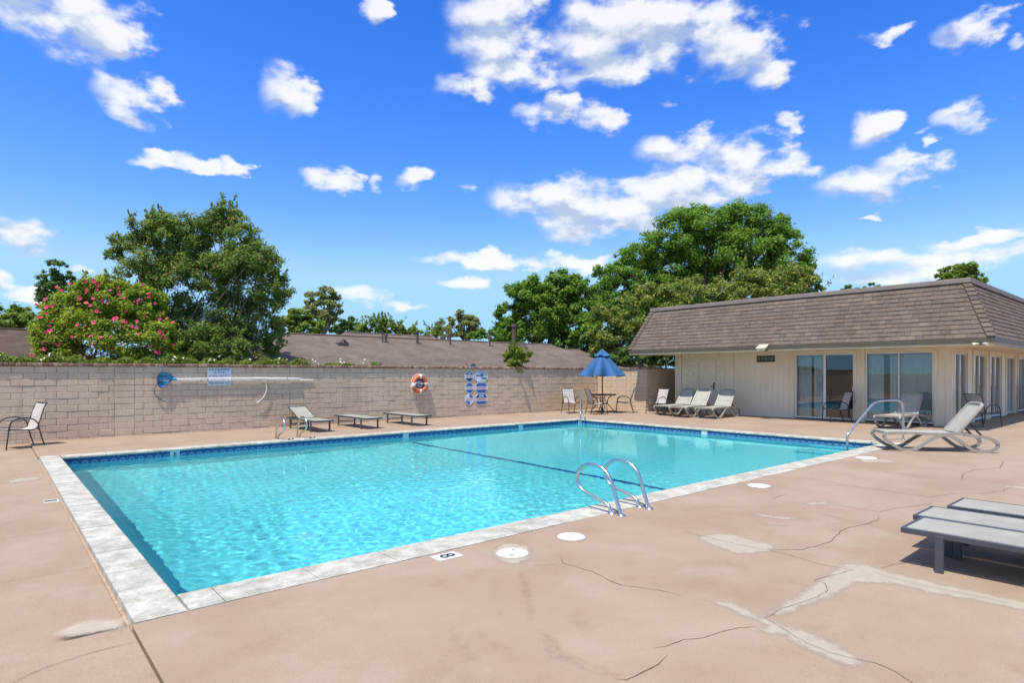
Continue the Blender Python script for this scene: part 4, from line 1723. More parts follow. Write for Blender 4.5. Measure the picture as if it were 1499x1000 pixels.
def build_flat(label, raised=0.0, L_=1.95, W=.54, H_=.311):
    """Flat aluminium sun bed: rail frame, sling in two panels, four legs; x runs along it, foot end at +x."""
    t = thing('sun_bed', label, 'sun bed', group='flat sun beds')
    x0, x1 = -L_ / 2, L_ / 2
    hx = x0 + .78                                       # hinge
    f = B()
    rh, rw = .045, .026
    for s_ in (-1, 1):
        yy = s_ * (W / 2 - rw / 2)
        f.cbox((x0, yy - rw / 2, H_ - rh), (x1, yy + rw / 2, H_), .003)
    for xx in (x0 + rw / 2, x1 - rw / 2):
        f.cbox((xx - rw / 2, -W / 2 + rw + .0005, H_ - rh), (xx + rw / 2, W / 2 - rw - .0005, H_ - .0005), .003)
    if raised:
        f.cbox((hx - .015, -W / 2 + rw, H_ - rh), (hx + .015, W / 2 - rw, H_ - .012), .003)
    else:
        f.cbox((hx - .012, -W / 2 + rw, H_ - rh), (hx + .012, W / 2 - rw, H_ - .014), .003)
    lpart('frame', f, M_GREYFR, t)

    def panel(a, c, ang_):
        b = B()
        vs, fs = [], []
        n_ = 10
        for i in range(n_ + 1):
            xx = a + (c - a) * i / n_
            for j in range(7):
                s_ = j / 6 * 2 - 1
                z = H_ - .003 - .010 * (1 - s_ * s_) * math.sin(math.pi * i / n_)
                if ang_:
                    dd = hx - xx
                    vs.append((hx - dd * math.cos(ang_), s_ * (W / 2 - rw - .002), z + dd * math.sin(ang_) + .012))
                else:
                    vs.append((xx, s_ * (W / 2 - rw - .002), z))
        for i in range(n_):
            for j in range(6):
                fs.append((i * 7 + j, i * 7 + j + 1, (i + 1) * 7 + j + 1, (i + 1) * 7 + j))
        b.add(vs, fs)
        return b
    lpart('seat_sling', panel(hx + .008, x1 - rw - .002, 0), M_LSLING, t, True)
    lpart('back_sling', panel(x0 + rw + .002, hx - .008, raised), M_LSLING, t, True)
    if raised:
        d = .78
        c_, s2 = math.cos(raised), math.sin(raised)
        for s_ in (-1, 1):
            yy = s_ * (W / 2 - .022)
            lpart('back_rail', B().bar([(hx, yy, H_ + .006), (hx - d * c_, yy, H_ + .006 + d * s2)], .022, .03), M_GREYFR, t)
        lpart('back_rail', B().bar([(hx - d * c_, -W / 2 + .034, H_ + .006 + d * s2), (hx - d * c_, W / 2 - .034, H_ + .006 + d * s2)], .028, .022), M_GREYFR, t)
        lpart('support', B().tube([(hx - .5 * c_, -.2, H_ + .5 * s2 - .02), (hx - .62, -.2, .10), (hx - .62, .2, .10), (hx - .5 * c_, .2, H_ + .5 * s2 - .02)], .011, 6), M_GREYFR, t)
    for xx in (x0 + .26, x1 - .26):
        for s_ in (-1, 1):
            yy = s_ * (W / 2 + .0005 - .013)
            lpart('leg', B().cbox((xx - .029, yy - .0145, 0), (xx + .029, yy + .0145, H_ - rh + .02), .003), M_GREYFR, t)
    lpart('stretcher', B().cbox((x0 + .26 - .012, -W / 2 + .03, .12), (x0 + .26 + .012, W / 2 - .03, .145), .003), M_GREYFR, t)
    return t


def build_chaise(label, back=math.radians(52)):
    """Moulded resin chaise: looping side legs, slung seat, raised back; foot end at x=0, head towards +x."""
    t = thing('resin_chaise', label, 'chaise', group='resin chaises with looped legs')
    W = .64
    z1 = .36
    hx = 1.32
    loop = smooth_path([(.10, 0, z1 - .01), (.02, 0, .335), (.0, 0, .27), (.12, 0, .15), (.30, 0, .04), (.44, 0, .022), (.58, 0, .06), (.80, 0, .22), (.98, 0, .315), (1.12, 0, .325),
                        (1.28, 0, .26), (1.48, 0, .10), (1.62, 0, .03), (1.78, 0, .025), (1.93, 0, .08), (1.98, 0, .17), (1.90, 0, .255), (1.74, 0, .305), (1.55, 0, .33), (1.40, 0, .345)], 5)
    for s_ in (-1, 1):
        lpart('side_loop', B().bar([(p.x, s_ * (W / 2), p.z) for p in loop], .045, .058), M_RESIN, t, True)
        lpart('seat_rail', B().bar(smooth_path([(.05, s_ * (W / 2 - .02), z1 - .015), (.35, s_ * (W / 2 - .02), z1), (.9, s_ * (W / 2 - .02), z1 - .01), (1.42, s_ * (W / 2 - .02), z1 + .005)], 5), .05, .05), M_RESIN, t, True)

    def panel(p0, p1, w0, w1, bow):
        b = B()
        vs, fs = [], []
        n_ = 10
        for i in range(n_ + 1):
            q = Vector(p0).lerp(Vector(p1), i / n_)
            w_ = w0 + (w1 - w0) * i / n_
            for j in range(7):
                s_ = j / 6 * 2 - 1
                vs.append((q.x, s_ * w_, q.z - bow * (1 - s_ * s_)))
        for i in range(n_):
            for j in range(6):
                fs.append((i * 7 + j, i * 7 + j + 1, (i + 1) * 7 + j + 1, (i + 1) * 7 + j))
        b.add(vs, fs)
        return b
    lpart('seat_sling', panel((.05, 0, z1 + .012), (hx, 0, z1 + .012), W / 2 - .03, W / 2 - .03, .012), M_RSLING, t, True)
    lpart('foot_lip', B().bar([(.035, -W / 2 + .02, z1 - .004), (.035, W / 2 - .02, z1 - .004)], .05, .045), M_RESIN, t)
    d = .72
    c_, s2 = math.cos(back), math.sin(back)
    e = (hx + d * c_, 0, z1 + .02 + d * s2)
    bk = lpart('backrest_sling', panel((hx, 0, z1 + .03), e, W / 2 - .05, W / 2 - .085, .010), M_RSLING, t, True)
    fr = [(hx, -W / 2 + .035, z1 + .012)]
    fp = smooth_path([(hx, -W / 2 + .035, z1 + .012), (hx + .5 * d * c_, -W / 2 + .045, z1 + .012 + .5 * d * s2), (hx + .9 * d * c_, -W / 2 + .065, z1 + .012 + .9 * d * s2),
                      (hx + 1.0 * d * c_, -W / 2 + .13, z1 + .012 + d * s2), (hx + 1.02 * d * c_, 0, z1 + .012 + 1.02 * d * s2), (hx + 1.0 * d * c_, W / 2 - .13, z1 + .012 + d * s2),
                      (hx + .9 * d * c_, W / 2 - .065, z1 + .012 + .9 * d * s2), (hx + .5 * d * c_, W / 2 - .045, z1 + .012 + .5 * d * s2), (hx, W / 2 - .035, z1 + .012)], 5)
    lpart('backrest_frame', B().tube(fp, .034, 8), M_RESIN, t, True)
    for s_ in (-1, 1):
        lpart('prop', B().bar([(hx + .45 * d * c_, s_ * .2, z1 + .45 * d * s2 - .02), (hx + .46, s_ * .2, .30), (hx + .40, s_ * .2, .27)], .03, .03), M_BRONZE, t)
    lpart('cross_bar', B().tube([(1.75, -W / 2, .30), (1.75, W / 2, .30)], .016, 6), M_RESIN, t)
    lpart('cross_bar', B().tube([(.45, -W / 2, .03), (.45, W / 2, .03)], .014, 6), M_RESIN, t)
    return t


def face(dx, dy):
    return math.atan2(dy, dx)


def place(proto, used, loc, rz, label, group=None):
    o = proto if not used else copy_tree(proto)
    used.append(1)
    o.location = loc
    o.rotation_euler = (0, 0, rz)
    o['label'] = label
    if group:
        o['group'] = group
    return o


# chairs
ch, uc = build_chair(''), []
G = 'sling patio chairs'
Rv, Fv = Vector((ST, -CT)), Vector((CT, ST))           # screen right, straight ahead


def rdir(a, b):
    v = Rv * a + Fv * b
    return face(v.x, v.y)


place(ch, uc, (.44, 16.55, -.04), rdir(-.52, -.85), 'patio chair standing alone by the block wall near the hibiscus', G)
place(ch, uc, (17.05, 16.15, 0), rdir(.35, -.93), 'patio chair set apart from the parasol table, facing the pool', G)
place(ch, uc, (17.25, 15.05, 0), rdir(.93, .25), 'patio chair at the table in front of the parasol pole, seen side on', G)
place(ch, uc, (18.85, 15.05, 0), rdir(-.95, .15), 'patio chair tucked at the table against the bright end of the wall', G)
place(ch, uc, (19.2, 13.75, 0), rdir(-.80, -.55), 'patio chair with shaded back between parasol table and resin chaises', G)
place(ch, uc, (20.35, 7.75, 0), rdir(-.95, .05), 'patio chair in the shade before the sliding glass door', G)
place(ch, uc, (21.75, 4.25, 0), rdir(.90, .2), 'patio chair on the shaded side patio at the house corner', G)

# resin chaises
cz, uz = build_chaise(''), []
GZ = 'resin chaises with looped legs'
place(cz, uz, (18.32, 11.2, 0), .06, 'resin chaise standing before the plain door, closest to the sliding door', GZ)
place(cz, uz, (18.15, 12.12, 0), .02, 'middle resin chaise of the three before the pool house', GZ)
place(cz, uz, (18.42, 12.98, 0), 0.0, 'resin chaise beside the shaded patio chair, end of the row of three', GZ)
place(cz, uz, (18.72, 5.80, 0), -.06, 'resin chaise facing the pool in front of the big window', GZ)
ax = face(.72, -.96)
o = place(cz, uz, (0, 0, 0), ax, 'resin chaise seen side on at the pool corner near the handrail', GZ)
cc = Vector((14.38, 3.60, 0))
o.location = cc - Vector((math.cos(ax), math.sin(ax), 0)) * 1.03

# flat sun beds
f1 = build_flat('', 0.0)
uf_ = []
GF = 'flat sun beds'
place(f1, uf_, (5.81, 1.62 - .975, 0), math.pi / 2, 'grey flat sun bed closest to the camera, cut by the picture edge', GF)
place(f1, uf_, (6.37, 1.69 - .975, 0), math.pi / 2, 'grey flat sun bed between two others at the picture edge', GF)
place(f1, uf_, (7.04, 1.60 - .975, 0), math.pi / 2, 'third grey flat sun bed from the camera at the picture edge', GF)
place(f1, uf_, (8.02, 16.10, 0), -math.pi / 2, 'flat sun bed by the wall, middle of three, beside the raised one', GF)
place(f1, uf_, (9.60, 16.02, 0), -math.pi / 2, 'flat sun bed by the wall below the lifebuoy', GF)
f2 = build_flat('sun bed with raised back by the wall behind the far ladder', math.radians(21))
f2['group'] = GF
f2.location = (6.6, 16.12, 0)
f2.rotation_euler = (0, 0, -math.pi / 2)


# ladders and handrails
def tube_rail(parent, name, pts, r=.0215, k=5):
    return wpart(name, B().tube(smooth_path(pts, k), r, 10), M_CHROME, parent, True)


def escutcheon(parent, x, y, z=.0):
    wpart('escutcheon', B().disc((x, y), .05, z, z + .018, 16, .03), M_CHROME, parent, True)


ld = thing('pool_ladder', 'chrome pool ladder with two looped rails on the close coping', 'ladder', (5.43, 4.2, 0))
for x_ in (5.18, 5.68):
    tube_rail(ld, 'rail', [(x_, 4.17, -.01), (x_, 4.24, .16), (x_, 4.31, .35), (x_, 4.40, .455), (x_, 4.50, .50), (x_, 4.65, .50), (x_, 4.76, .455), (x_, 4.82, .37), (x_, 4.815, .28), (x_, 4.75, .20),
                           (x_, 4.62, .155), (x_, 4.47, .12), (x_, 4.36, .08), (x_, 4.30, -.01)])
    escutcheon(ld, x_, 4.17)
    escutcheon(ld, x_, 4.30)
ld2 = thing('pool_ladder', 'chrome pool ladder at the far side before the raised sun bed', 'ladder', (5.35, 14.3, 0))
for x_ in (5.10, 5.61):
    tube_rail(ld2, 'rail', [(x_, 14.46, -.01), (x_, 14.42, .16), (x_, 14.36, .35), (x_, 14.28, .455), (x_, 14.18, .50), (x_, 14.04, .50), (x_, 13.93, .455), (x_, 13.87, .37), (x_, 13.88, .28), (x_, 13.95, .20),
                            (x_, 14.06, .155), (x_, 14.2, .12), (x_, 14.28, .08), (x_, 14.33, -.01)])
    for k in range(2):
        wpart('anchor_cup', B().tube([(x_ + .12 + .1 * k, 13.95, 0), (x_ + .12 + .1 * k, 13.95, .03)], .02, 8), M_STEEL, ld2, True)
hr = thing('handrail', 'chrome handrail into the pool beside the side-on chaise', 'handrail', (15.9, 4.6, 0))
tube_rail(hr, 'rail', [(13.72, 5.0, -.45), (13.72, 5.0, .12), (13.73, 4.997, .22), (13.83, 4.975, .32), (14.4, 4.87, .70), (14.70, 4.815, .88), (14.95, 4.77, .925), (15.5, 4.68, .93), (15.78, 4.63, .90), (15.90, 4.605, .80),
                       (15.93, 4.60, .55), (15.93, 4.60, 0)], .024)
escutcheon(hr, 15.93, 4.60)
hr2 = thing('handrail', 'chrome handrail at the far pool corner, seen end on', 'handrail', (15.5, 14.3, 0))
kx, ky = 15.44 / 20.98, 14.21 / 20.98
base = Vector((15.5, 14.27, 0))


def hrp(s_, z):
    return (base.x - kx * s_, base.y - ky * s_, z)


tube_rail(hr2, 'rail', [hrp(0, 0), hrp(0, .55), hrp(.03, .80), hrp(.15, .90), hrp(.5, .93), hrp(.95, .93), hrp(1.2, .88), hrp(1.45, .72), hrp(1.95, .36), hrp(2.05, .25), hrp(2.07, .1), hrp(2.07, -.45)], .024)
escutcheon(hr2, base.x, base.y)

# skimmer lids let into the deck
M_LID = plain('lid_white', (.80, .80, .78), .45, var=.05, scale=14)
M_RING = plain('lid_ring', (.33, .30, .26), .6, var=.1)
for k, (u, v, r, lab) in enumerate(((750, 811, .135, 'round white skimmer lid ringed by pale cement beside the depth marker'),
                                    (836, 787, .128, 'round white skimmer lid close to the chrome ladder'),
                                    (1111, 712, .145, 'round white skimmer lid halfway along the near pool edge'),
                                    (1268, 671, .17, 'round white skimmer lid close to the side-on chaise'))):
    q = gp(u, v)
    t = thing('skimmer_lid', lab, 'lid', (q.x, q.y, 0), 0, 'skimmer lids')
    lpart('ring', B().disc((0, 0), r + .014, .0026, .006, 32, r + .012), M_RING, t, True)
    lpart('lid', B().disc((0, 0), r, .0062, .012, 32, r - .006), M_LID, t)
    for (hx_, hy_) in ((.05, .05), (-.05, -.05)):
        lpart('finger_hole', B().disc((hx_, hy_), .014, .0122, .0128, 12), M_STEEL, t)

# ------------------------------------------------------------------ parasol and table
TX, TY = 18.2, 15.6
tb_ = thing('patio_table', 'round bronze patio table under the blue parasol', 'table', (TX, TY, 0))
M_TBL = plain('table_bronze', (.075, .05, .04), .4, metal=.3)
lpart('table_top', B().disc((0, 0), .55, .705, .73, 40, .55).disc((0, 0), .53, .68, .705, 40, .545), M_TBL, tb_)
for k in range(4):
    a = math.pi / 4 + k * math.pi / 2 + .2
    pts = smooth_path([(.50, 0, 0), (.42, 0, .12), (.25, 0, .30), (.20, 0, .42), (.25, 0, .56), (.40, 0, .69)], 5)
    lpart('leg', B().tube([(p.x * math.cos(a), p.x * math.sin(a), p.z) for p in pts], .018, 8), M_TBL, tb_, True)
ring = [(.22 * math.cos(2 * math.pi * i / 24), .22 * math.sin(2 * math.pi * i / 24), .36) for i in range(24)]
lpart('leg_ring', B().tube(ring, .012, 6, closed=True), M_TBL, tb_, True)
um = thing('parasol', 'half folded blue cloth parasol standing through the round table', 'parasol', (TX, TY, 0))
M_CLOTH = plain('blue_canvas', (.022, .105, .27), .8, var=.12, scale=3, bump=.2, bscale=200)
M_POLE = plain('dark_pole', (.045, .03, .025), .4, metal=.3)
lpart('pole', B().tube([(0, 0, .09), (0, 0, 2.42)], .024, 10), M_POLE, um, True)
lpart('base', B().disc((0, 0), .24, 0, .05, 28, .23).disc((0, 0), .06, .05, .2, 16, .04), M_POLE, um, True)


def canopy(z_top, z_bot, r_top, r_bot, nr, pleat, ph=0.0, hem=.05):
    vs, fs = [], []
    n_ = 96
    for i in range(nr + 1):
        t = i / nr
        for j in range(n_):
            a = 2 * math.pi * j / n_
            w_ = abs(math.cos(4 * (a + ph)))           # 1 on a rib, 0 between ribs
            fold = pleat * t ** .8 * (1 - w_) ** 1.2
            sway = 1 + .05 * math.sin(3 * a + 1) * t
            r = (r_top + (r_bot - r_top) * (t ** 1.06)) * (1 - fold) * sway
            z = z_top + (z_bot - z_top) * t - hem * (1 - w_) * t * t + .02 * math.sin(5 * a + 2) * t
            vs.append((r * math.cos(a), r * math.sin(a), z))
    for i in range(nr):
        for j in range(n_):
            fs.append((i * n_ + j, i * n_ + (j + 1) % n_, (i + 1) * n_ + (j + 1) % n_, (i + 1) * n_ + j))
    return B().add(vs, fs)


cn = lpart('canopy', canopy(2.33, 1.46, .14, .98, 16, .46, .35, .05), M_CLOTH, um, True)
vc = lpart('vent_cap', canopy(2.50, 2.24, .015, .34, 8, .22, .35, .03), M_CLOTH, cn, True)
lpart('finial', B().disc((0, 0), .02, 2.42, 2.54, 10, .012), M_POLE, um, True)
for k in range(8):
    a = 2 * math.pi * (k / 8) - .35
    lpart('rib', B().tube([(.03 * math.cos(a), .03 * math.sin(a), 2.36), (.86 * math.cos(a), .86 * math.sin(a), 1.46)], .009, 6), M_POLE, um)
    lpart('strut', B().tube([(.03 * math.cos(a), .03 * math.sin(a), 1.52), (.42 * math.cos(a), .42 * math.sin(a), 1.94)], .007, 6), M_POLE, um)

# ------------------------------------------------------------------ things hanging on the wall
WF = WALL_Y - .006                                      # face of the blocks
M_SIGNW = plain('sign_white', (.62, .70, .76), .4, var=.04)
M_NAVY = plain('sign_navy', (.02, .045, .16), .45)
M_BLUE = plain('sign_blue', (.045, .12, .38), .45)
M_RED = plain('sign_red', (.50, .10, .09), .45)
M_LBLUE = plain('sign_light_blue', (.30, .45, .66), .45)
M_TXT = plain('sign_text', (.03, .04, .07), .5)
M_TXTR = plain('sign_text_purple', (.26, .12, .20), .5)
sg = thing('equipment_sign', 'pale rectangular emergency equipment sign behind the long pole', 'sign', (4.655, WF, 1.46))
lpart('panel', B().cbox((-.30, -.008, -.24), (.30, 0, .24), .002), M_SIGNW, sg)
for s_, z, sz, mt in (('THIS EQUIPMENT', .185, .085, M_TXT), ('IS FOR', .105, .085, M_TXT), ('EMERGENCY', .015, .105, M_TXTR), ('USE ONLY', -.075, .085, M_TXTR), ('THEY ARE NOT TOYS', -.185, .072, M_TXT)):
    me = text_mesh(s_, sz, .001)
    xs_ = [v.co.x for v in me.vertices]
    wdt = max(xs_) - min(xs_)
    o = link('lettering', me, mt, sg, (0, -.0095, z), (math.pi / 2, 0, 0))
    o.scale = (min(1.15, .55 / wdt), 1, 1)

# six rule signs, eight-sided
random.seed(8)
xl, xr = on_y(687, WF), on_y(704.4, WF)
rows = ((551, 'top'), (568, 'middle'), (584.7, 'bottom'))
for ci, (xc, w_) in enumerate(((xl, .40), (xr, .60))):
    d_ = xc * CT + WF * ST
    for ri, (v, nm) in enumerate(rows):
        z = EYE - (v - HYP) * d_ / FPX
        h_ = .405
        lab = '%s octagonal blue and white rule sign, %s of the two columns' % (nm, ('narrow column' if ci == 0 else 'wide column'))
        t = thing('rule_sign', lab, 'sign', (xc, WF, z), 0, 'octagonal rule signs on the wall')
        k_ = .125 if ci == 0 else .13

        def octo(w2, h2, c, y0):
            return [(-w2 + c, y0, -h2), (w2 - c, y0, -h2), (w2, y0, -h2 + c), (w2, y0, h2 - c), (w2 - c, y0, h2), (-w2 + c, y0, h2), (-w2, y0, h2 - c), (-w2, y0, -h2 + c)]
        lpart('panel', B().prism(octo(w_ / 2, h_ / 2, k_, -.008), (0, .008, 0)), M_SIGNW, t)
        w2, h2 = w_ / 2 - .022, h_ / 2 - .022
        split = ri == 2 and ci == 0 or ri == 0 and ci == 1

        def band(z0, z1_, mt, xa=-1, xb=1):
            def hw(zz):
                c = k_ - .01
                over = max(0, abs(zz) - (h2 - c))
                return w2 - over
            b = B().prism([(xa * hw(z0), -.0105, z0), (xb * hw(z0), -.0105, z0), (xb * hw(z1_), -.0105, z1_), (xa * hw(z1_), -.0105, z1_)], (0, .0024, 0))
            lpart('colour_field', b, mt, t)
        if split and ci == 0:
            band(.06, h2, M_BLUE, .05, 1)
            band(-h2, -.065, M_BLUE, -1, .1)
        elif split:
            band(.09, h2, M_LBLUE, -1, 1)
            band(-.02, .085, M_BLUE, -.2, .35)
            band(.0, .05, M_BLUE, -.95, -.22)
            band(.03, .05, M_NAVY, .4, .98)
            band(-.11, -.045, M_BLUE, .1, .9)
        else:
            band(.062, h2, M_NAVY if ri != 1 else M_BLUE, -1, 1)
            band(-h2, -.066, M_BLUE if ri != 0 else M_NAVY, -1, 1)
            if ci == 1 and ri == 2 or ci == 0 and ri == 0:
                lpart('colour_field', B().prism([(-w_ * .2, -.012, .08), (w_ * .2, -.012, .08), (w_ * .2, -.012, .16), (-w_ * .2, -.012, .16)], (0, .0012, 0)), M_LBLUE, t)
        # the red words are a blur in the photograph: short red strokes
        if not (split and ci == 1):
            n_ = 6 if ci == 0 else 9
            for q in range(n_):
                xx = -w2 * .82 + (q + .5) * w2 * 1.64 / n_
                hh = .04 if q % 3 else .046
                lpart('letter_stroke', B().box((xx - w2 * .055, -.0112, -hh), (xx + w2 * .03, -.0085, hh)), M_RED, t)

# ring buoy with its rope
lbz = 1.19
bu = thing('ring_buoy', 'orange and white ring lifebuoy with rope on the wall', 'lifebuoy', (on_y(613, WF), WF - .02, lbz))
M_ORANGE = plain('buoy_orange', (.68, .17, .05), .5, var=.15)
R_, r_ = .245, .072


def arc(a0, a1, rr, n_=14):
    return [(R_ * math.cos(a0 + (a1 - a0) * i / n_), -.055, R_ * math.sin(a0 + (a1 - a0) * i / n_)) for i in range(n_ + 1)]


for k in range(4):
    a0 = k * math.pi / 2
    lpart('ring_section', B().tube(arc(a0 + .17, a0 + math.pi / 2 - .17, r_), r_, 14), M_ORANGE, bu, True)
    lpart('white_band', B().tube(arc(a0 - .175, a0 + .175, r_, 5), r_ + .004, 14), M_WHITE, bu, True)
lpart('backing_board', B().prism([(.165 * math.cos(2 * math.pi * i / 20), -.01, .165 * math.sin(2 * math.pi * i / 20)) for i in range(20)], (0, .012, 0)), M_NAVY, bu)
rp = []
for i in range(60):
    a = 2 * math.pi * i / 60
    q = R_ + .085 + .03 * abs(math.sin(2 * a))
    rp.append((q * math.cos(a), -.06, q * math.sin(a)))
lpart('grab_line', B().tube(rp, .008, 6, closed=True), M_WHITE, bu, True)
random.seed(3)
rp = [(-.24, -.13, .02), (-.1, -.10, .05), (.0, -.09, -.01), (.1, -.10, .02), (.24, -.13, .02), (.33, -.05, .03), (.36, -.03, -.05), (.30, -.03, -.14), (.40, -.03, -.18), (.33, -.03, -.23), (.38, -.03, -.27)]
lpart('rope', B().tube(smooth_path(rp, 5), .011, 6), M_WHITE, bu, True)
rp = [(-.24, -.13, .0), (-.34, -.05, -.02), (-.36, -.04, -.10), (-.28, -.14, -.05), (-.34, -.04, -.16), (-.30, -.04, -.28)]
lpart('rope', B().tube(smooth_path(rp, 5), .012, 6), M_WHITE, bu, True)
for k in range(3):
    rp = [(.10 * math.cos(2 * math.pi * i / 18) * (1 - .15 * k) + .01 * k, -.02 - .014 * k, .11 * math.sin(2 * math.pi * i / 18) * (1 - .18 * k) - .01) for i in range(18)]
    lpart('rope_coil', B().tube(rp, .011, 6, closed=True), M_LBLUE if k % 2 else M_WHITE, bu, True)

# long pole with leaf net and hook
py = WF - .05
nt_ = thing('leaf_net', 'blue leaf net on a long white pole hung along the wall', 'pool net', (3.45, py, 1.40))
lpart('pole', B().tube([(.10, 0, .0), (2.05, -.005, .01), (2.06, -.005, .01), (3.35, -.002, -.01)], [.017, .018, .023, .022], 10), M_WHITE, nt_, True)
M_NET = plain('blue_mesh', (.06, .36, .62), .6, var=.35, scale=9, bump=.6, bscale=60)
hoop = smooth_path([(.08, 0, .02), (-.02, -.03, .13), (-.20, -.04, .16), (-.27, -.03, .05), (-.25, -.02, -.17), (-.14, -.02, -.20), (-.04, -.01, -.10)], 5, True)
lpart('hoop', B().tube(hoop, .011, 6, closed=True), M_NAVY, nt_, True)
c0 = Vector((-.14, .02, -.02))
vs, fs = [], []
nh = len(hoop)
for i in range(6):
    t = i / 5
    for j, p in enumerate(hoop):
        q = Vector(p).lerp(c0 + Vector((-.06, .05, .02)), t)
        vs.append((q.x + .012 * math.sin(j * 1.7 + i) * t, q.y + .045 * math.sin(math.pi * t) * (1 if j % 2 else .5) - .02 * t, q.z + .014 * math.cos(j * 2.3 + i) * t))
for i in range(5):
    for j in range(nh):
        fs.append((i * nh + j, i * nh + (j + 1) % nh, (i + 1) * nh + (j + 1) % nh, (i + 1) * nh + j))
lpart('net_bag', B().add(vs, fs), M_NET, nt_, True)
lpart('collar', B().tube([(.06, 0, 0), (.16, 0, 0)], .03, 10), M_NET, nt_, True)
for xx in (.9, 3.0):
    lpart('hanger', B().tube(smooth_path([(xx, .07, .02), (xx, -.02, -.03), (xx, -.03, .02)], 4), .007, 6), M_STEEL, nt_, True)
hk = thing('rescue_hook', 'white shepherd rescue hook on a pole behind the leaf net pole', 'rescue hook', (5.2, py + .030, 1.36))
lpart('pole', B().tube([(-1.9, 0, .0), (2.05, 0, -.012)], .014, 8), M_WHITE, hk, True)
lpart('crook', B().tube(smooth_path([(.60, -.03, .0), (.66, -.03, -.10), (.68, -.03, -.26), (.63, -.03, -.42), (.52, -.03, -.56), (.40, -.03, -.64)], 5), .011, 8), M_WHITE, hk, True)
for xx in (-1.0, 1.6):
    lpart('hanger', B().tube(smooth_path([(xx, .03, .02), (xx, -.01, -.025), (xx, -.025, .015)], 4), .006, 6), M_STEEL, hk, True)
bh = thing('hose_loop', 'dark bent hoop hanging on the wall under the leaf net', 'hoop', (3.25, WF - .02, 1.1))
lpart('hoop', B().tube(smooth_path([(.0, 0, .22), (-.10, -.01, .14), (-.14, -.01, .02), (-.10, -.01, -.12), (.02, -.01, -.23), (.10, 0, -.27)], 5), .012, 8), plain('hoop_grey', (.10, .14, .19), .5), bh, True)
lpart('hook', B().tube([(0, .02, .22), (0, -.015, .215)], .008, 6), M_STEEL, bh, True)

# bin at the end of the side patio
bn = thing('waste_bin', 'dark navy waste bin at the far end of the side patio', 'bin', (30.2, 4.15, 0))
M_BIN = plain('bin_navy', (.012, .014, .03), .5)
b = B()
b.add([(-.26, -.28, .03), (.26, -.28, .03), (.26, .28, .03), (-.26, .28, .03), (-.31, -.33, 1.0), (.31, -.33, 1.0), (.31, .33, 1.0), (-.31, .33, 1.0)],
      [(0, 3, 2, 1), (4, 5, 6, 7), (0, 1, 5, 4), (1, 2, 6, 5), (2, 3, 7, 6), (3, 0, 4, 7)])
lpart('body', b, M_BIN, bn)
lpart('lid', B().cbox((-.34, -.36, 1.0), (.34, .36, 1.08), .02), M_BIN, bn)
for s_ in (-1, 1):
    lpart('wheel', B().tube([(.22, s_ * .25, .09), (.22, s_ * .31, .09)], .09, 14), M_BIN, bn)

# ================================================================== plants
M_BARK = plain('bark', (.16, .125, .095), .95, var=.3, scale=8, bump=.6, bscale=30)
M_BARKG = plain('grey_bark', (.30, .27, .23), .9, var=.25, scale=8, bump=.4, bscale=30)


def leaf_mesh(name, pos, nrm, L_, W_, rng, jitter=.9, curl=.0):
    """One rhombic leaf for each position, facing roughly along nrm."""
    n_ = len(pos)
    nn = nrm + rng.normal(size=(n_, 3)) * jitter
    nn /= np.linalg.norm(nn, axis=1)[:, None] + 1e-9
    ax = np.cross(nn, rng.normal(size=(n_, 3)))
    ax /= np.linalg.norm(ax, axis=1)[:, None] + 1e-9
    bx = np.cross(nn, ax)
    s = rng.uniform(.65, 1.25, n_)[:, None]
    l2, w2 = ax * (L_ / 2) * s, bx * (W_ / 2) * s
    v = np.stack([pos - l2, pos + w2 + l2 * .15, pos + l2, pos - w2 + l2 * .15], 1).reshape(-1, 3)
    me = bpy.data.meshes.new(name)
    me.vertices.add(len(v))
    me.vertices.foreach_set('co', v.astype(np.float32).ravel())
    me.loops.add(len(v))
    me.loops.foreach_set('vertex_index', np.arange(len(v), dtype=np.int32))
    me.polygons.add(n_)
    me.polygons.foreach_set('loop_start', np.arange(0, len(v), 4, dtype=np.int32))
    me.update(calc_edges=True)
    return me


def crown_points(lobes, n_, rng, clump=.30, per=22, flat=.85, shell=.55):
    """Leaf positions gathered in clumps near the skin of the lobes; lobes = [(centre, radius)]."""
    cs, rs, outs = [], [], []
    vol = np.array([r for _, r in lobes]) ** 2
    for (c, r) in lobes:
        k = max(6, int(per))
        d = rng.normal(size=(k, 3))
        d /= np.linalg.norm(d, axis=1)[:, None]
        q = r * (shell + (1 - shell) * rng.random(k) ** .6)
        cs.append(np.array(c) + d * q[:, None] * np.array([1, 1, flat]))
        rs.append(np.full(k, r * clump) * rng.uniform(.6, 1.35, k))
        outs.append(d)
    cs, rs, outs = np.concatenate(cs), np.concatenate(rs), np.concatenate(outs)
    w = rs ** 2
    pick = rng.choice(len(cs), n_, p=w / w.sum())
    d = rng.normal(size=(n_, 3))
    d /= np.linalg.norm(d, axis=1)[:, None]
    q = rs[pick] * rng.random(n_) ** .45 * np.where(rng.random(n_) < .3, 1 + .4 * np.abs(rng.normal(size=n_)) , 1)
    pos = cs[pick] + d * q[:, None] * np.array([1, 1, .75])
    nrm = d * .8 + outs[pick] * .35 + np.array([-.25, 0, 1.15])
    return pos, nrm, cs


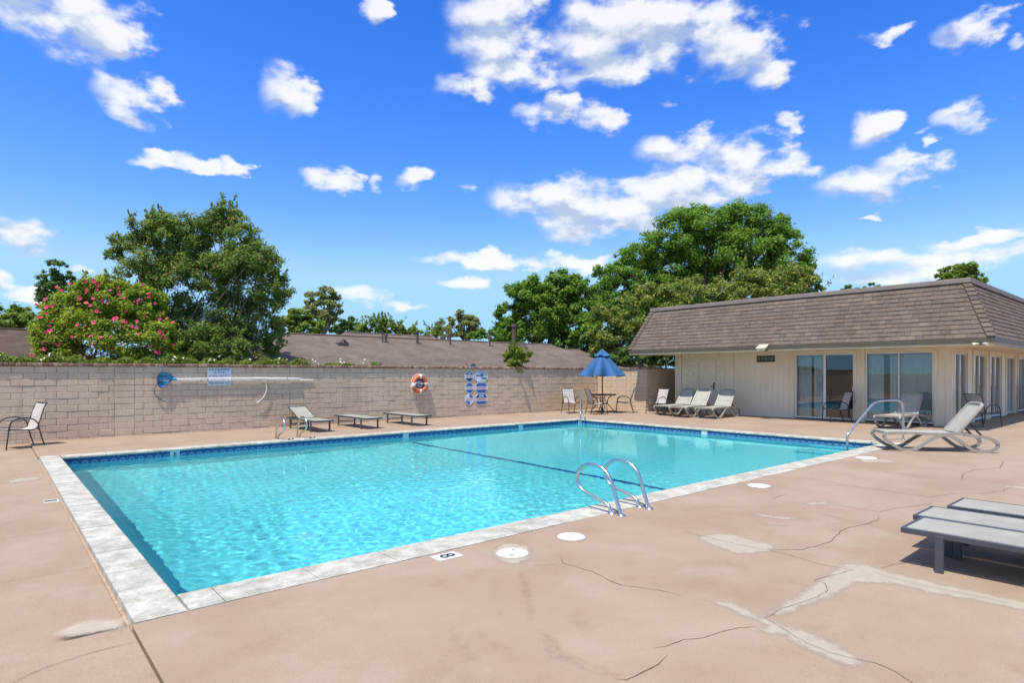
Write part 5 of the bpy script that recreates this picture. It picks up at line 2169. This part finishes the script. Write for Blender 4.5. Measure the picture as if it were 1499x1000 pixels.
def tree(name, label, cat, d, lobes_px, n_, L_, mat, base_u, trunk_r=.18, stems=1, seed=1, bark=None, per=22, clump=.30, base_z=-.12, group=None, ratio=.5, spread=.5, shell=.55, flat=.85, limbs=14, spur=None, jitter=.9):
    rng = np.random.default_rng(seed)
    lobes = []
    for (u, v, r) in lobes_px:
        dd = d + rng.uniform(-1, 1) * spread * r / FPX * d
        p = dp(u, v, dd)
        lobes.append(((p.x, p.y, p.z), r / FPX * d))
    bse = dp(base_u, 540, d)
    t = thing(name, label, cat, (bse.x, bse.y, base_z), 0, group)
    org = np.array([bse.x, bse.y, base_z])
    pos, nrm, cs = crown_points(lobes, n_, rng, clump, per, flat, shell)
    if spur:                                            # upright shoots that break the outline
        k, h = spur
        i = rng.choice(len(cs), k)
        m_ = rng.integers(22, 46, k)
        extra, en = [], []
        for a, c in zip(i, m_):
            dirv = np.array([rng.normal() * .35, rng.normal() * .35, 1.0])
            hh = h * rng.uniform(.4, 1.1)
            tt = rng.random(c)
            extra.append(cs[a] + dirv * (tt * hh)[:, None] + rng.normal(size=(c, 3)) * .045 * (1.25 - tt)[:, None] * L_ * 9)
            en.append(np.tile(np.array([0, 0, .4]), (c, 1)) + rng.normal(size=(c, 3)) * .5)
        pos = np.concatenate([pos] + extra)
        nrm = np.concatenate([nrm] + en)
    me = leaf_mesh('crown', pos - org, nrm, L_, L_ * ratio, rng, jitter)
    link('crown', me, mat, t)
    zc_ = np.array([l[0][2] for l in lobes])
    b = B()
    rr = random.Random(seed)
    fork = base_z + (zc_.min() - base_z) * .75 + .2
    tips = list(cs[rng.choice(len(cs), min(limbs, len(cs)), replace=False)])
    if stems == 1:
        fk = Vector((bse.x + rr.uniform(-.2, .2), bse.y + rr.uniform(-.2, .2), fork))
        b.tube([(bse.x, bse.y, base_z), (bse.x, bse.y, base_z + (fork - base_z) * .5), fk], [trunk_r * 1.25, trunk_r, trunk_r * .85], 8)
        for tp in tips:
            tp = Vector(tp)
            md = fk.lerp(tp, .5) + Vector((rr.uniform(-.3, .3), rr.uniform(-.3, .3), rr.uniform(0, .5))) * trunk_r * 3
            b.tube([fk, md, tp], [trunk_r * .55, trunk_r * .3, trunk_r * .08], 6)
    else:
        for k in range(stems):
            a = 2 * math.pi * k / stems
            s0 = Vector((bse.x + .18 * math.cos(a), bse.y + .18 * math.sin(a), base_z))
            sub = tips[k::stems]
            far = Vector(sub[0]) if sub else s0 + Vector((0, 0, 1))
            fk = s0.lerp(far, .55)
            fk.z = max(fk.z, base_z + .6)
            b.tube([s0, s0.lerp(fk, .5) + Vector((rr.uniform(-.1, .1), rr.uniform(-.1, .1), 0)), fk], [trunk_r, trunk_r * .8, trunk_r * .6], 7)
            for tp in sub:
                tp = Vector(tp)
                md = fk.lerp(tp, .5) + Vector((rr.uniform(-.15, .15), rr.uniform(-.15, .15), rr.uniform(0, .2)))
                b.tube([fk, md, tp], [trunk_r * .5, trunk_r * .3, trunk_r * .1], 6)
    wpart('trunk', b, bark or M_BARK, t, True, fix=False)
    return t, cs, lobes


L_MYR = leaf_mat('myrtle_leaf', [(0, (0.090, 0.166, 0.044)), (.35, (0.134, 0.235, 0.055)), (.65, (0.180, 0.291, 0.066)), (.88, (0.252, 0.345, 0.083)), (.95, (0.385, 0.235, 0.091)), (1, (0.308, 0.276, 0.091))], .45)
L_HIB = leaf_mat('hibiscus_leaf', [(0, (0.127, 0.206, 0.032)), (.4, (0.215, 0.315, 0.043)), (.75, (0.330, 0.424, 0.060)), (1, (0.486, 0.509, 0.086))], .45)
L_JAC = leaf_mat('bright_leaf', [(0, (0.076, 0.169, 0.030)), (.4, (0.129, 0.262, 0.039)), (.75, (0.200, 0.356, 0.051)), (1, (0.304, 0.430, 0.078))], .45)
L_YEL = leaf_mat('yellow_leaf', [(0, (0.101, 0.170, 0.041)), (.4, (0.160, 0.238, 0.055)), (.75, (0.237, 0.307, 0.071)), (.88, (0.427, 0.426, 0.099)), (1, (0.589, 0.563, 0.149))], .42)
L_DARK = leaf_mat('dark_leaf', [(0, (0.065, 0.133, 0.041)), (.5, (0.108, 0.200, 0.054)), (1, (0.172, 0.266, 0.071))], .45)
L_MID = leaf_mat('mid_leaf', [(0, (0.114, 0.195, 0.042)), (.5, (0.187, 0.279, 0.053)), (1, (0.286, 0.377, 0.078))], .45)
L_GREY = leaf_mat('grey_leaf', [(0, (0.158, 0.217, 0.087)), (.5, (0.245, 0.306, 0.114)), (1, (0.342, 0.383, 0.149))], .45)

tree('crape_myrtle', 'tall dark green many stemmed tree over the emergency sign', 'tree', 18.6,
     [(332, 312, 24), (318, 330, 28), (290, 338, 34), (250, 340, 34), (215, 345, 30), (180, 358, 22), (350, 345, 34), (378, 385, 34), (397, 425, 30), (362, 420, 46), (300, 395, 56), (240, 402, 50), (198, 410, 36),
      (330, 468, 52), (268, 468, 50), (388, 470, 30), (300, 500, 44), (362, 502, 34), (408, 410, 14), (165, 372, 12), (230, 320, 18), (240, 500, 40), (400, 500, 24), (330, 515, 40), (270, 515, 40), (215, 470, 40), (350, 380, 40), (270, 360, 44)],
     125000, .085, L_MYR, 305, .04, 9, 5, M_BARKG, 46, .24, spur=(220, .36), limbs=54, ratio=.55, shell=.25)
hib, hcs, hlob = tree('hibiscus_bush', 'big rounded hibiscus bush covered in pink red flowers', 'bush', 16.4,
                      [(150, 440, 40), (112, 448, 38), (78, 474, 30), (200, 448, 40), (234, 480, 26), (150, 490, 56), (92, 500, 38), (214, 505, 38), (130, 424, 20), (182, 432, 22), (62, 500, 16), (245, 510, 18), (160, 424, 18)],
                      56000, .08, L_HIB, 150, .04, 7, 8, M_BARK, 30, .26, spur=(70, .38), limbs=30, ratio=.62, shell=.5)
# flowers: five petals on the skin of the bush that faces the pool
M_PINK = plain('hibiscus_petal', (.62, .035, .13), .55, var=.25, scale=8)
b = B()
for k in range(5):
    a = 2 * math.pi * k / 5
    ca, sa = math.cos(a), math.sin(a)

    def pt(r, s_, z):
        return (r * ca - s_ * sa, r * sa + s_ * ca, z)
    b.add([pt(0, 0, 0), pt(.045, -.034, .014), pt(.080, -.022, .010), pt(.080, .022, .010), pt(.045, .034, .018)], [(0, 1, 2), (0, 2, 3), (0, 3, 4)])
b.tube([(0, 0, 0), (0, 0, .055)], .006, 5)
fl_me = b.mesh('flower')
fl_me.materials.append(M_PINK)
FLW = [(100, 430), (105, 443), (78, 446), (83, 420), (102, 415), (132, 447), (134, 457), (150, 440), (157, 443), (181, 436), (184, 456), (202, 443), (218, 434), (217, 430), (213, 462), (109, 463), (94, 476), (113, 476),
       (124, 478), (137, 472), (121, 408), (167, 467), (170, 466), (181, 470), (184, 473), (73, 484), (71, 482), (106, 493), (147, 494), (162, 493), (203, 489), (234, 486), (244, 466), (234, 467), (258, 487), (232, 516), (63, 501),
       (65, 511), (85, 504), (85, 518), (161, 514), (150, 519), (220, 507), (254, 505), (46, 521), (60, 465), (68, 459), (56, 465), (75, 449), (53, 446), (158, 413), (66, 438), (243, 510), (180, 504), (136, 503), (209, 416), (90, 425), (174, 430), (227, 444), (193, 478)]
rng = np.random.default_rng(12)
for _ in range(34):
    c, r = hlob[rng.integers(len(hlob))]
    u, v = (0, 0)
    q = Vector(c) + Vector(rng.normal(size=3)).normalized() * r * .9
    d_ = q.x * CT + q.y * ST
    FLW.append((CXP + FPX * (q.x * ST - q.y * CT) / d_, HYP - FPX * (q.z - EYE) / d_))
for (u, v) in FLW:
    d_ = 16.4 - 1.0
    best = None
    for (c, r) in hlob:                                 # where the line of sight first meets the bush
        cc_ = Vector(c)
        p0 = Vector((0, 0, EYE))
        dr_ = (dp(u, v, 10) - p0).normalized()
        tca = (cc_ - p0).dot(dr_)
        q = (cc_ - p0).length_squared - tca * tca
        if q < (r * .97) ** 2:
            t_ = tca - math.sqrt((r * .97) ** 2 - q)
            best = t_ if best is None else min(best, t_)
    if best is None:
        best = 16.2 / max(.6, (dr_.x * CT + dr_.y * ST))
    p = p0 + dr_ * (best - .10)
    nv = (Vector((-.7, -.75, .35)) + Vector(rng.normal(size=3) * .45)).normalized()
    o = link('flower', fl_me, None, hib, p - hib.location)
    o.rotation_euler = nv.to_track_quat('Z', 'Y').to_euler()
    s_ = rng.uniform(.45, .82)
    o.scale = (s_, s_, s_)

tree('spreading_tree', 'huge domed bright green tree rising behind the pool house', 'tree', 48,
     [(1000, 345, 46), (1045, 330, 38), (1090, 325, 36), (1125, 345, 40), (1155, 380, 34), (1050, 370, 50), (1100, 375, 48), (965, 365, 34), (930, 380, 34), (895, 400, 28), (990, 395, 46), (945, 415, 42), (900, 430, 38),
      (1165, 410, 26), (1130, 415, 36), (1060, 420, 46), (1000, 440, 44), (880, 455, 32), (940, 460, 40), (1015, 318, 24), (1070, 312, 20), (1140, 330, 22), (1178, 392, 16)],
     140000, .225, L_JAC, 1030, .42, 1, 3, None, 44, .24, limbs=40, ratio=.5, shell=.35, flat=.8)
tree('leafy_tree', 'rounded mid green tree behind the flue pipe beside the domed tree', 'tree', 41,
     [(795, 428, 32), (770, 435, 30), (825, 420, 28), (850, 425, 26), (745, 460, 26), (790, 465, 40), (835, 465, 36), (738, 488, 20), (865, 460, 24), (770, 490, 26), (815, 410, 18), (862, 490, 30), (820, 500, 30), (880, 515, 24)],
     70000, .21, L_JAC, 800, .28, 2, 14, None, 36, .25, limbs=30, ratio=.5, shell=.4)
tree('yellowing_tree', 'loose yellow green tree leaning over the end of the pool house roof', 'tree', 37,
     [(1180, 412, 24), (1150, 412, 28), (1105, 425, 30), (1060, 432, 30), (1015, 430, 32), (965, 445, 34), (920, 460, 34), (885, 480, 30), (905, 505, 28), (940, 490, 32), (990, 465, 36), (1075, 455, 34), (1140, 440, 34),
      (1188, 440, 20), (880, 515, 20), (1040, 470, 30), (925, 520, 18), (960, 525, 16), (1165, 395, 14), (1200, 425, 9), (875, 455, 12), (940, 430, 12), (1085, 405, 14)],
     80000, .17, L_YEL, 960, .10, 3, 17, M_BARKG, 34, .25, spur=(110, .8), limbs=40, ratio=.5, shell=.45)
tree('dark_conifer', 'distant dark conifer standing behind the hibiscus bush', 'tree', 58,
     [(84, 392, 13), (72, 405, 13), (96, 406, 14), (70, 424, 16), (100, 424, 14), (84, 418, 16), (74, 442, 18), (98, 446, 18), (86, 470, 20)],
     9000, .30, L_DARK, 86, .25, 1, 2, None, 16, .3, limbs=10)
tree('distant_tree', 'low pale green tree row behind the dark brown roof', 'tree', 42,
     [(0, 462, 18), (28, 460, 17), (-28, 460, 22), (14, 474, 18), (48, 470, 15), (-60, 465, 22)], 8000, .27, L_MID, 10, .2, 1, 23, None, 18, .3)
tree('distant_tree', 'tall grey green tree far behind the long hip roof, next to the myrtle', 'tree', 55,
     [(477, 430, 13), (490, 436, 11), (462, 438, 14), (470, 452, 18), (490, 454, 12), (455, 448, 10), (480, 470, 18)], 8000, .28, L_GREY, 474, .22, 1, 4, None, 18, .28)
tree('distant_tree', 'round bright green tree low behind the hip roof at its gable', 'tree', 46,
     [(440, 468, 17), (420, 473, 16), (458, 478, 16), (432, 458, 10), (415, 485, 14), (445, 486, 16)], 8000, .25, L_MID, 438, .2, 1, 6, None, 18, .3)
tree('distant_tree', 'small dark tree beside the tall grey green tree over the ridge', 'tree', 50,
     [(507, 472, 12), (520, 480, 10), (500, 484, 12), (515, 488, 10)], 4000, .25, L_DARK, 508, .16, 1, 31, None, 14, .3)
tree('hedge', 'long ragged hedge just over the ridge of the hip roof', 'hedge', 47,
     [(540, 480, 9), (555, 476, 10), (570, 480, 10), (585, 482, 9), (600, 484, 8), (530, 485, 9), (560, 487, 10), (590, 489, 9), (612, 489, 7), (627, 490, 6), (640, 490, 7)], 8000, .22, L_MID, 570, .12, 3, 33, None, 14, .32, spur=(60, .9))
tree('distant_tree', 'far grey green tree on the horizon between hip roof and leafy tree', 'tree', 68,
     [(682, 464, 12), (667, 470, 11), (694, 472, 11), (684, 480, 14), (700, 484, 9), (665, 484, 10), (675, 458, 7)], 6500, .34, L_GREY, 682, .25, 1, 7, None, 16, .3)
tree('distant_tree', 'thin bare branched tree beside the far grey green tree', 'tree', 64,
     [(648, 478, 10), (640, 484, 9), (655, 486, 10), (648, 470, 6)], 1300, .26, L_GREY, 648, .14, 2, 41, M_BARKG, 14, .35, limbs=20)
tree('hedge', 'dense green shrubs between far tree and flue pipe', 'hedge', 44,
     [(705, 490, 9), (720, 492, 9), (732, 494, 10), (690, 492, 7)], 3500, .2, L_JAC, 712, .1, 3, 43, None, 14, .32)
tree('distant_tree', 'round tree crown peeking over the ridge of the pool house', 'tree', 46,
     [(1398, 398, 17), (1415, 396, 15), (1430, 406, 12), (1382, 404, 12), (1405, 412, 20)], 7000, .26, L_MID, 1405, .2, 1, 9, None, 20, .3)
tree('distant_tree', 'low treetop barely showing over the pool house ridge line', 'tree', 60,
     [(1240, 424, 8), (1275, 422, 10), (1290, 424, 8), (1258, 428, 8)], 3500, .28, L_DARK, 1265, .2, 1, 10, None, 14, .3)
tree('bright_shrub', 'bright yellow green shrub poking over the wall by the signs', 'shrub', 23.6,
     [(757, 517, 12), (746, 524, 11), (768, 525, 11), (757, 532, 15), (752, 510, 7)], 5200, .085, leaf_mat('shrub_leaf', [(0, (.10, .17, .02)), (.5, (.17, .25, .03)), (1, (.26, .32, .06))], .35), 757, .02, 4, 11, None, 20, .3, spur=(24, .25))
tree('shade_shrub', 'dark shrub below the eave behind the short wall by the house', 'shrub', 26.5,
     [(945, 520, 16), (965, 522, 15), (985, 524, 15), (930, 522, 14), (915, 522, 14), (1000, 524, 14), (895, 528, 14)], 9000, .13, L_DARK, 950, .03, 4, 13, None, 18, .32)

# creeper along the top of the wall
rng = np.random.default_rng(77)
n_ = 9000
xx = rng.uniform(-1.2, 9.6, n_)
hump = .10 + .13 * (np.sin(xx * 2.1) * .5 + .5) * (np.sin(xx * 5.3 + 1) * .5 + .5) + .05 * np.sin(xx * 13)
hump *= np.where(xx > 7.2, .55 * (np.sin(xx * 4) > -.2), 1)
zz = 1.74 + rng.random(n_) ** 1.4 * np.clip(hump + .05, .02, .4) * 1.1
yy = WALL_Y + .10 + rng.random(n_) * .5 - np.where(zz < 1.83, 0, .06)
pos = np.stack([xx, yy, zz], 1)
me = leaf_mesh('wall_creeper', pos, np.tile(np.array([-.2, -.5, .8]), (n_, 1)), .075, .05, rng, .7)
o = link('wall_creeper', me, leaf_mat('creeper_leaf', [(0, (.085, .14, .022)), (.5, (.14, .20, .03)), (1, (.22, .28, .06))], .35))
tag(o, 'pale green creeper trailing along the brick cap of the wall', 'creeper', kind='stuff')
n_ = 44
xx = np.concatenate([rng.uniform(3.0, 8.8, 32), rng.uniform(-.5, 1.2, 12)])
xx = np.sort(xx)[np.argsort(rng.random(n_))]
pos = np.stack([np.round(xx * 1.1) / 1.1 + rng.normal(size=n_) * .1, WALL_Y + .06 + rng.random(n_) * .1, 1.84 + rng.random(n_) * .17], 1)
me = leaf_mesh('creeper_blossom', pos, np.tile(np.array([-.3, -.8, .5]), (n_, 1)), .06, .055, rng, .5)
o = link('creeper_blossom', me, plain('white_blossom', (.75, .73, .68), .6))
tag(o, 'small white blossoms in the creeper on the wall', 'blossom', kind='stuff')
